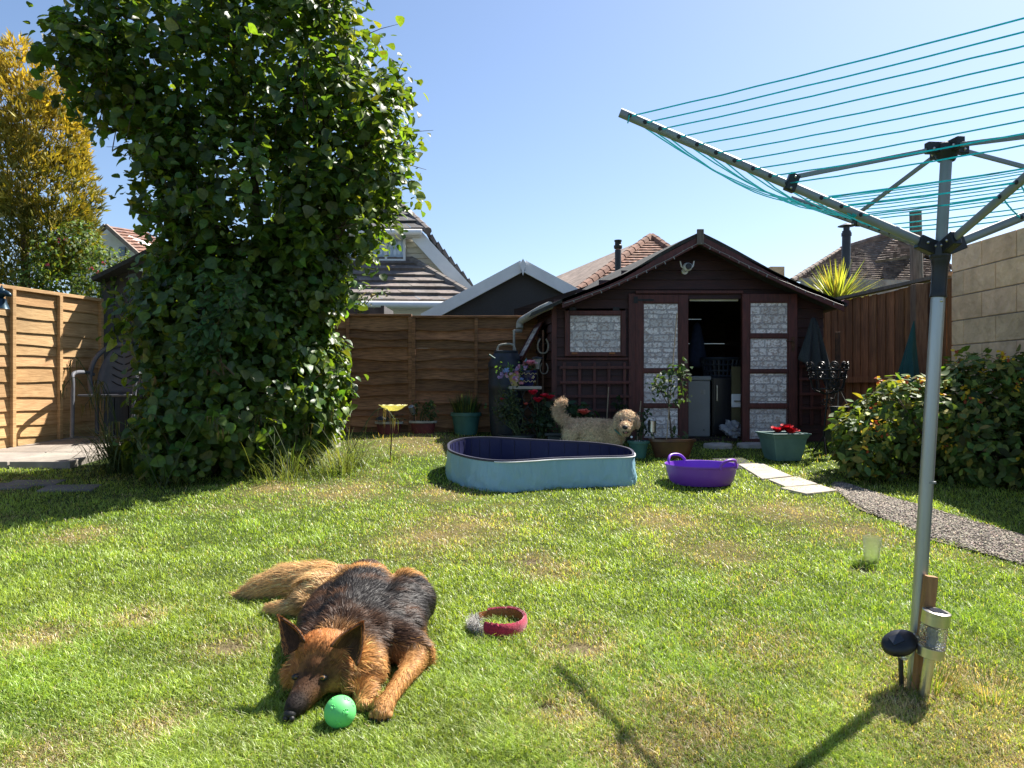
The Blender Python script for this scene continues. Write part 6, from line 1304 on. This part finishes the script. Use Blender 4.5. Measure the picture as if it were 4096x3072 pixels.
# ---------------------------------------------------------------- german shepherd, lying
dog=thing('shepherd_dog','long-haired black and tan shepherd dog lying on the grass with its chin down','dog',tuple(g(-.65,3.0,0)))
caps=[([g(-.655,2.90,.115),g(-.67,3.05,.125),g(-.69,3.25,.125),g(-.70,3.45,.12),g(-.715,3.62,.11)],[.105,.115,.118,.112,.10],(1.15,1,1)),     # spine
 ([g(-.56,2.93,.10),g(-.555,3.1,.105),g(-.56,3.28,.10),g(-.60,3.5,.09)],[.105,.115,.11,.09],(1,1,1)),
 ([g(-.76,2.95,.09),g(-.80,3.12,.095),g(-.81,3.3,.09),g(-.80,3.5,.09)],[.09,.10,.10,.09],(1,1,1)),
 ([g(-.64,2.80,.11),g(-.655,2.9,.12)],[.10,.11],(1.1,1,1)),                                   # neck
 ([g(-.685,2.735,.135),g(-.65,2.85,.12)],[.078,.10],(1.1,1,1)),
 ([g(-.690,2.70,.152)],[.088],(1.15,1,.95)),                                                       # skull
 ([g(-.697,2.645,.125),g(-.70,2.66,.12)],[.058,.06],(1.1,1,1)),
 ([g(-.638,2.68,.090),g(-.757,2.68,.090)],[.066,.063],(1,1,1)),                                       # cheeks
 ([g(-.702,2.64,.090),g(-.720,2.575,.066),g(-.741,2.515,.046)],[.060,.047,.034],(1.08,1,1)),([g(-.565,2.745,.075),g(-.60,2.86,.10)],[.088,.10],(1,1,1)),([g(-.53,3.05,.115),g(-.50,3.3,.125)],[.10,.10],(1,1,1)),([g(-.762,2.80,.080),g(-.75,2.88,.09)],[.068,.09],(1,1,1)),([g(-.45,3.05,.09),g(-.46,3.2,.10)],[.085,.095],(1,1,1)),([g(-.62,3.0,.17),g(-.66,3.25,.175),g(-.70,3.5,.165)],[.07,.08,.075],(1.6,1,.8)),       # muzzle
 ([g(-.712,2.63,.045),g(-.735,2.54,.030)],[.040,.030],(1.1,1,.9)),                                     # jaw
 ([g(-.56,2.97,.12),g(-.46,2.95,.10),g(-.372,2.89,.075)],[.085,.078,.058],(1,1,1)),                     # its left upper arm
 ([g(-.372,2.89,.062),g(-.385,2.76,.062),g(-.415,2.64,.052),g(-.437,2.56,.040)],[.054,.038,.030,.031],(1,1,1)),
 ([g(-.443,2.545,.036),g(-.447,2.515,.028)],[.038,.030],(1.1,1,.85)),
 ([g(-.60,2.84,.06),g(-.55,2.70,.05),g(-.525,2.62,.035)],[.045,.036,.034],(1,1,1)),
 ([g(-.522,2.61,.034),g(-.515,2.575,.028)],[.037,.030],(1.15,1,.85)),
 ([g(-.47,3.22,.085),g(-.45,3.36,.10),g(-.50,3.5,.10)],[.088,.10,.10],(1,1,1)),                          # haunch right side of picture
 ([g(-.42,3.14,.05),g(-.46,3.08,.04)],[.055,.045],(1,1,1)),
 ([g(-.92,3.52,.09),g(-.86,3.60,.10),g(-.98,3.46,.06)],[.085,.09,.065],(1,1,1)),                       # haunch left side
 ([g(-1.03,3.46,.04),g(-1.13,3.47,.03)],[.045,.032],(1,1,.9)),
 ([g(-.80,3.68,.09),g(-.95,3.72,.085),g(-1.10,3.73,.075),g(-1.22,3.71,.055),g(-1.34,3.69,.03)],[.075,.075,.076,.055,.012],(1,1,1))]
me=organic(caps,.011,7)
TAN=np.array([.56,.285,.09]); RUST=np.array([.36,.145,.042]); BLK=np.array([.014,.012,.012]); CRM=np.array([.62,.40,.18]); BRN=np.array([.085,.040,.019])
def coat(p,jit=0):
    x,y=p[:,0],p[:,1]; h=p[:,2]-gz(x,y); n=len(p); nzv=(fbm(x*14+9,y*11)-.5)*1.0; C=np.tile(TAN,(n,1))
    def mixc(C,c,k): k=np.clip(k,0,1)[:,None]; return C*(1-k)+np.array(c)*k
    C=mixc(C,RUST,sst(3.45,3.6,y)*.7*(x>-.78))
    sad=sst(.075,.14,h+nzv*.10+.05*(x<-.74))*sst(2.74,2.82,y+nzv*.06)*(1-sst(3.36,3.50,y+nzv*.2))
    C=mixc(C,BLK,sad*1.0); C=mixc(C,BRN*1.3,sad*np.clip(nzv*2.6,0,.7))
    C=mixc(C,BLK,sst(-.50,-.44,x)*sst(3.06,3.14,y)*(1-sst(3.5,3.62,y))*(1-sst(.14,.19,h)*(y>3.3)))
    C=mixc(C,BLK,sst(3.50,3.56,y+nzv*.1)*(1-sst(3.66,3.72,y))*sst(-.86,-.80,x)*(1-sst(-.68,-.62,x))*.9)
    C=mixc(C,CRM,sst(.80,.90,-x)*sst(3.36,3.44,y)*.9)
    C=mixc(C,BRN,sst(2.70,2.78,y)*(1-sst(2.9,2.98,y))*sst(.08,.16,h)*.6)
    # head: y<2.76 and x<-.58
    hd=(y<2.74)&(x<-.60)
    Hc=np.tile(RUST*1.25,(n,1)); Hc=mixc(Hc,TAN*.8,(1-sst(.06,.12,h))); 
    Hc=mixc(Hc,BRN*.8,(1-sst(2.605,2.655,y+nzv*.05))*sst(.07,.11,h)*.75); Hc=mixc(Hc,BRN*.55,(1-sst(2.575,2.62,y+nzv*.03))*.85); Hc=mixc(Hc,BLK,(1-sst(2.52,2.56,y+nzv*.03))*.9)
    cx=-.702
    for ex in (-.744,-.662): Hc=mixc(Hc,BLK,np.exp(-(((x-ex)/.020)**2+((y-2.622)/.03)**2+((h-.098)/.022)**2))*1.1)
    Hc=mixc(Hc,TAN*.75,np.exp(-(((np.abs(x-cx)-.062)/.022)**2+((h-.062)/.024)**2))*(y>2.60)*.9)
    C=np.where(hd[:,None],Hc,C)
    paw=((x>-.60)&(y<2.9)&(h<.12)); C=mixc(C,np.array([.42,.21,.07]),paw*.8)
    return C
setcol(me,coat)
me_s=me.copy(); body=link('body',me,M['skin'],dog,smooth=None); me.shade_smooth()
n=95000; p,nn=sample(me_s,n); x,y=p[:,0],p[:,1]; h=p[:,2]-gz(x,y)
k=~((h<.012)&(nn[:,2]<-.4)); p=p[k];nn=nn[k];x=x[k];y=y[k];h=h[k];n=len(p)
spx=np.interp(y,[2.6,2.9,3.25,3.62],[-.69,-.65,-.69,-.715]); lat=np.clip((x-spx)/.2,-1,1)
D=np.stack([lat*.9,np.full(n,.85),-.35*np.abs(lat)-.1],-1)
hd=((y<2.69)|((y<2.76)&(h>.15)))&(x<-.61)&(x>-.79); muz=hd&(y<2.62); leg=(x>-.585)&(y<2.86)&(h<.13)&((x>-.47)|(h<.05)); tail=(x<-.86)&(y>3.5); ruff=(y>2.60)&(y<2.93)&(~leg)&(~hd)
D=np.where(hd[:,None],np.stack([(x+.70)*4,np.full(n,.7),.55-6*np.clip(.1-h,0,.1)*2],-1),D)
D=np.where((leg)[:,None],np.stack([np.full(n,.12),np.full(n,-.5),np.full(n,-.6)],-1),D)
D=np.where(((x>-.42)&(y>2.72)&(y<3.02)&(h<.12))[:,None],np.array([1.0,.1,-.3]),D)
D=np.where(tail[:,None],np.stack([np.full(n,-1.0),(y-3.70)*3,-.25+(h-.06)*3],-1),D)
D=np.where((ruff&~hd)[:,None],np.stack([(x+.65)*4,np.full(n,.45),np.full(n,-.55)],-1),D); D=D+RNG.normal(0,.16,(n,3))
Ln=np.full(n,.038); Ln[ruff]=.055; Ln[hd]=.017; Ln[muz]=.006; Ln[leg]=.014; Ln[tail]=.10; Ln[(x>-.42)&(y>2.76)&(y<3.02)&(h<.12)&~leg]=.05; Ln[(h>.12)&(y>2.8)&(y<3.5)]=.055; Ln*=RNG.uniform(.6,1.15,n)
Wd=np.where(hd|leg,.0016,.0024)
C=coat(p+RNG.normal(0,.008,(n,3)))*(1+RNG.normal(0,.24,(n,1))); C=np.where((RNG.random(n)<.07)[:,None]&(~hd[:,None]),C*2.2+.02,C)
fur('fur',p,nn,D,Ln,Wd,C,M['fur'],dog,lift=.40,wave=.24)
# ears
def ear(tip,bl,br,fwd,depth,name):
    tip,bl,br,fwd=map(Vector,(tip,bl,br,fwd)); vs=[];fs=[];m=12;k=11
    for i in range(m+1):
        u=i/m; w=(1-u)**.75*(1+.16*math.sin(PI*u)); mid=(bl+br)/2; c=mid.lerp(tip,u)
        for j in range(k):
            t=j/(k-1)*2-1; e=(br-bl)/2; vs.append(c+e*t*max(w,.02)+fwd*(depth*(abs(t)**1.6-.55)*w)-fwd*.012*math.sin(PI*u))
    for i in range(m):
        for j in range(k-1): a=i*k+j; fs.append((a,a+1,a+k+1,a+k))
    mb=MB(); mb.t=tuple(BRN*1.1); mb.add(vs,fs); o=mb.build(name,M['skin'],dog,smooth=70); s=o.modifiers.new('s','SOLIDIFY'); s.thickness=.007; s.offset=0
    # short fur on the ear back and rim
    V_=np.array([list(v) for v in vs]); q=[];qn=[];qd=[];ql=[];qc=[]
    dd=(tip-(bl+br)/2).normalized()
    for _ in range(2600):
        i=random.random()*m; j=random.random()*(k-1); i0=min(int(i),m-1); j0=min(int(j),k-2); fi=i-i0;fj=j-j0
        P00,P01,P10,P11=[V_[a] for a in (i0*k+j0,i0*k+j0+1,(i0+1)*k+j0,(i0+1)*k+j0+1)]; pt=(P00*(1-fj)+P01*fj)*(1-fi)+(P10*(1-fj)+P11*fj)*fi
        nv=np.cross(P01-P00,P10-P00); nv/=np.linalg.norm(nv)+1e-9; front=random.random()<.5; sg=1 if np.dot(nv,list(fwd))>0 else -1
        nv=nv*sg*(1 if front else -1); edge=abs(j/(k-1)*2-1)>.78
        q.append(pt+nv*.004); qn.append(nv); qd.append(list(dd+V(random.gauss(0,.3),0,0))); ql.append(random.uniform(.008,.016)); qc.append(RUST*1.1 if (edge or not front) else BRN*(.75+random.random()))
    fur('ear_fur',np.array(q),np.array(qn),np.array(qd),np.array(ql),.0014,np.array(qc),M['fur'],o,lift=.2)
ear(P(279,617,2.70),P(288,655,2.645),P(308,640,2.655),V(-.35,-.9,.1),.045,'ear')
ear(P(362,623.5,2.68),P(331.5,645,2.64),P(358,664,2.655),V(.05,-1,.05),.05,'ear')
# eyes, nose, claws
for ex,px,py in ((0,297.2,677),(1,322.3,677.8)):
    bv=None; o_=Vector((0,0,CAMZ)); dr=(P(px,py,2)-o_).normalized()
    from mathutils.bvhtree import BVHTree
    if ex==0: bmx=bmesh.new(); bmx.from_mesh(me_s); BV=BVHTree.FromBMesh(bmx)
    hit=BV.ray_cast(o_,dr); c=hit[0]
    mb=MB(); mb.sph(c+dr*.007,.0150,16,10,(1.35,1,.78)); mb.build('eyelid',M['nose'],dog,smooth=60)
    mb=MB(); mb.sph(c+dr*.0005,.0105,14,10,(1.15,1,.78)); eo=mb.build('eye',M['iris'],dog,smooth=60); mb=MB(); mb.sph(c-dr*.0075,.0046,10,7); mb.build('pupil',M['eye'],eo,smooth=60)
nc=BV.ray_cast(o_,(P(289,716,2)-o_).normalized())[0]
mb=MB(); mb.sph(g(-.7475,2.490,.037),.0195,18,12,(1.15,.85,.8)); mb.sph(g(-.758,2.477,.028),.010,10,7); mb.sph(g(-.737,2.477,.028),.010,10,7); mb.build('nose',M['nose'],dog,smooth=60)
for bx_,by_,s in ((-.447,2.505,1),(-.515,2.565,1)):
    for i in range(4):
        x=bx_+(i-1.5)*.019; mb=MB(); mb.sph(g(x,by_+.006*abs(i-1.5)+.004,.022),.0155,10,7,(.85,1.35,.9)); mb.t=(.42,.21,.07)
        b=MB(); b.t=(.40,.20,.07); b.sph(g(x,by_+.006*abs(i-1.5)+.004,.022),.0155,12,8,(.85,1.4,.9)); t=b.build('toe',M['skin'],dog,smooth=60)
        b=MB(); q=g(x,by_-.014+.006*abs(i-1.5),.018); b.tube([q,q+V(0,-.010,-.006)],[.004,.0012],6); b.build('claw',M['nose'],t,smooth=60)
# ---------------------------------------------------------------- curly doodle standing behind the pool
Yd=8.0; dz=lambda px,py,dy=0: P(px,py,Yd+dy)
dog=thing('curly_dog','curly apricot dog standing behind the pool, head turned to the camera','dog',tuple(GX((595-512)/F*Yd,Yd)))
gd=float(gz(0,Yd)); leg=lambda x,y: [V(x,y,gd+.26),V(x-.01,y+.01,gd+.13),V(x,y,gd+.03)]
caps=[([dz(575,428.5),dz(588,428.5),dz(601,429.5),dz(614,430)],[.098,.108,.108,.105],(1,.95,1)),([dz(575,434,.02),dz(588,436),dz(603,436.5),dz(616,437)],[.085,.088,.09,.095],(1,.9,1)),
 ([dz(612,430),dz(619,427,-.06),dz(624,423,-.12)],[.10,.085,.075],(1,1,1)),([dz(626,420.8,-.16)],[.115],(1.05,1,.95)),([dz(625.5,425.5,-.24),dz(625.3,428.3,-.33)],[.070,.056],(1.1,1,.95)),([dz(625.5,430.5,-.25)],[.055],(1,1,1)),
 ([dz(571.5,421.5),dz(565,420),dz(559.5,416),dz(557.5,410),dz(560,404),dz(566,400.5)],[.032,.031,.030,.029,.027,.015],(1,1,1))]
for px,dy in ((572,-.07),(574,.08),(616,-.06),(619,.07)): x=P(px,0,Yd).x; hip=V(x,Yd+dy,gd+.28); caps.append(([hip,V(x-(.03 if px<600 else 0),Yd+dy,gd+.14),V(x,Yd+dy,gd+.03),V(x+.02,Yd+dy-.01,gd+.025)],[.07,.04,.032,.034],(1,1,1)))
me=organic(caps,.013,5)
APR=np.array([.80,.58,.39])
def coat2(p): n=len(p); q=fbm(p[:,0]*16,p[:,2]*16+p[:,1]*9); return np.clip(APR*(.72+.6*q[:,None])*np.array([1,1,1]),.01,.9)
setcol(me,coat2); ms=me.copy(); link('body',me,M['skin'],dog); me.shade_smooth()
n=52000; p,nn=sample(ms,n); tl=p[:,0]<P(572,0,Yd).x; D=RNG.normal(0,1,(n,3))+[-.3,0,-.5]; D[tl]=RNG.normal(0,.3,(tl.sum(),3))+np.array([-.55,0,-.35])
Ln=RNG.uniform(.014,.034,n); Ln[tl&(p[:,0]<P(569,0,Yd).x)]*=2.2; C=coat2(p)*(1+RNG.normal(0,.22,(n,1)))
fur('fur',p,nn,D,Ln,np.where(tl,.003,.0034),C,M['fur_curly'],dog,lift=.7,wave=.45,curl=.22)
hc=dz(625,421,-.16)
for s,px in ((-1,617),(1,636)):
    e0=P(px+s*-1.0,415.5,Yd-.17); e1=P(px+s*1.4,426,Yd-.19); b=MB(); b.t=tuple(APR*.85); R=align(e1-e0); b.sph((e0+e1)/2,.076,14,10,(.46,.36,1.0),R); o=b.build('ear',M['skin'],dog,smooth=60)
    me2=o.data.copy(); me2.transform(Matrix.Translation(WL[dog.name])); p,nn=sample(me2,2600); fur('ear_fur',p,nn,RNG.normal(0,.5,(2600,3))+[0,0,-.9],RNG.uniform(.015,.032,2600),.005,coat2(p)*.95*(1+RNG.normal(0,.2,(2600,1))),M['fur_curly'],o,lift=.5,curl=.1)
bm2=bmesh.new(); bm2.from_mesh(ms); BV2=BVHTree.FromBMesh(bm2)
def onf(px,py): o_=V(0,0,CAMZ); d_=(P(px,py,2)-o_).normalized(); return BV2.ray_cast(o_,d_)[0]-d_*.012
for px in (621.5,629.6):
    b=MB(); b.sph(onf(px,420.9),.0165,12,8); b.build('eye',M['nose'],dog,smooth=60)
b=MB(); b.sph(onf(625.2,427.3),.026,14,9,(1.1,.8,.85)); b.build('nose',M['nose'],dog,smooth=60)
b=MB(); b.sph(onf(625.8,432)+V(0,.01,0),.032,14,9,(1.05,.5,.62)); b.build('mouth',M['nose'],dog,smooth=60); b=MB(); b.sph(onf(625.8,432.6)-V(0,.004,0),.020,12,8,(1,.5,.5)); b.build('tongue',M['tongue'],dog,smooth=60)
mb=MB(); c=dz(621,429.5,-.11); R=align((.45,-.55,.7)); mb.tube([c+R@V(.088*math.cos(t),.088*math.sin(t),0) for t in [2*PI*i/30 for i in range(30)]],.010,6,closed=True); mb.build('collar',M['teal'],dog,smooth=60)
mb=MB(); q=P(634,441,Yd-.12); mb.lathe(P(631.5,437,Yd-.19),[(.012,0),(.012,.003)],12,R=align((0,-1,.2))); mb.build('tag',M['steel'],dog)
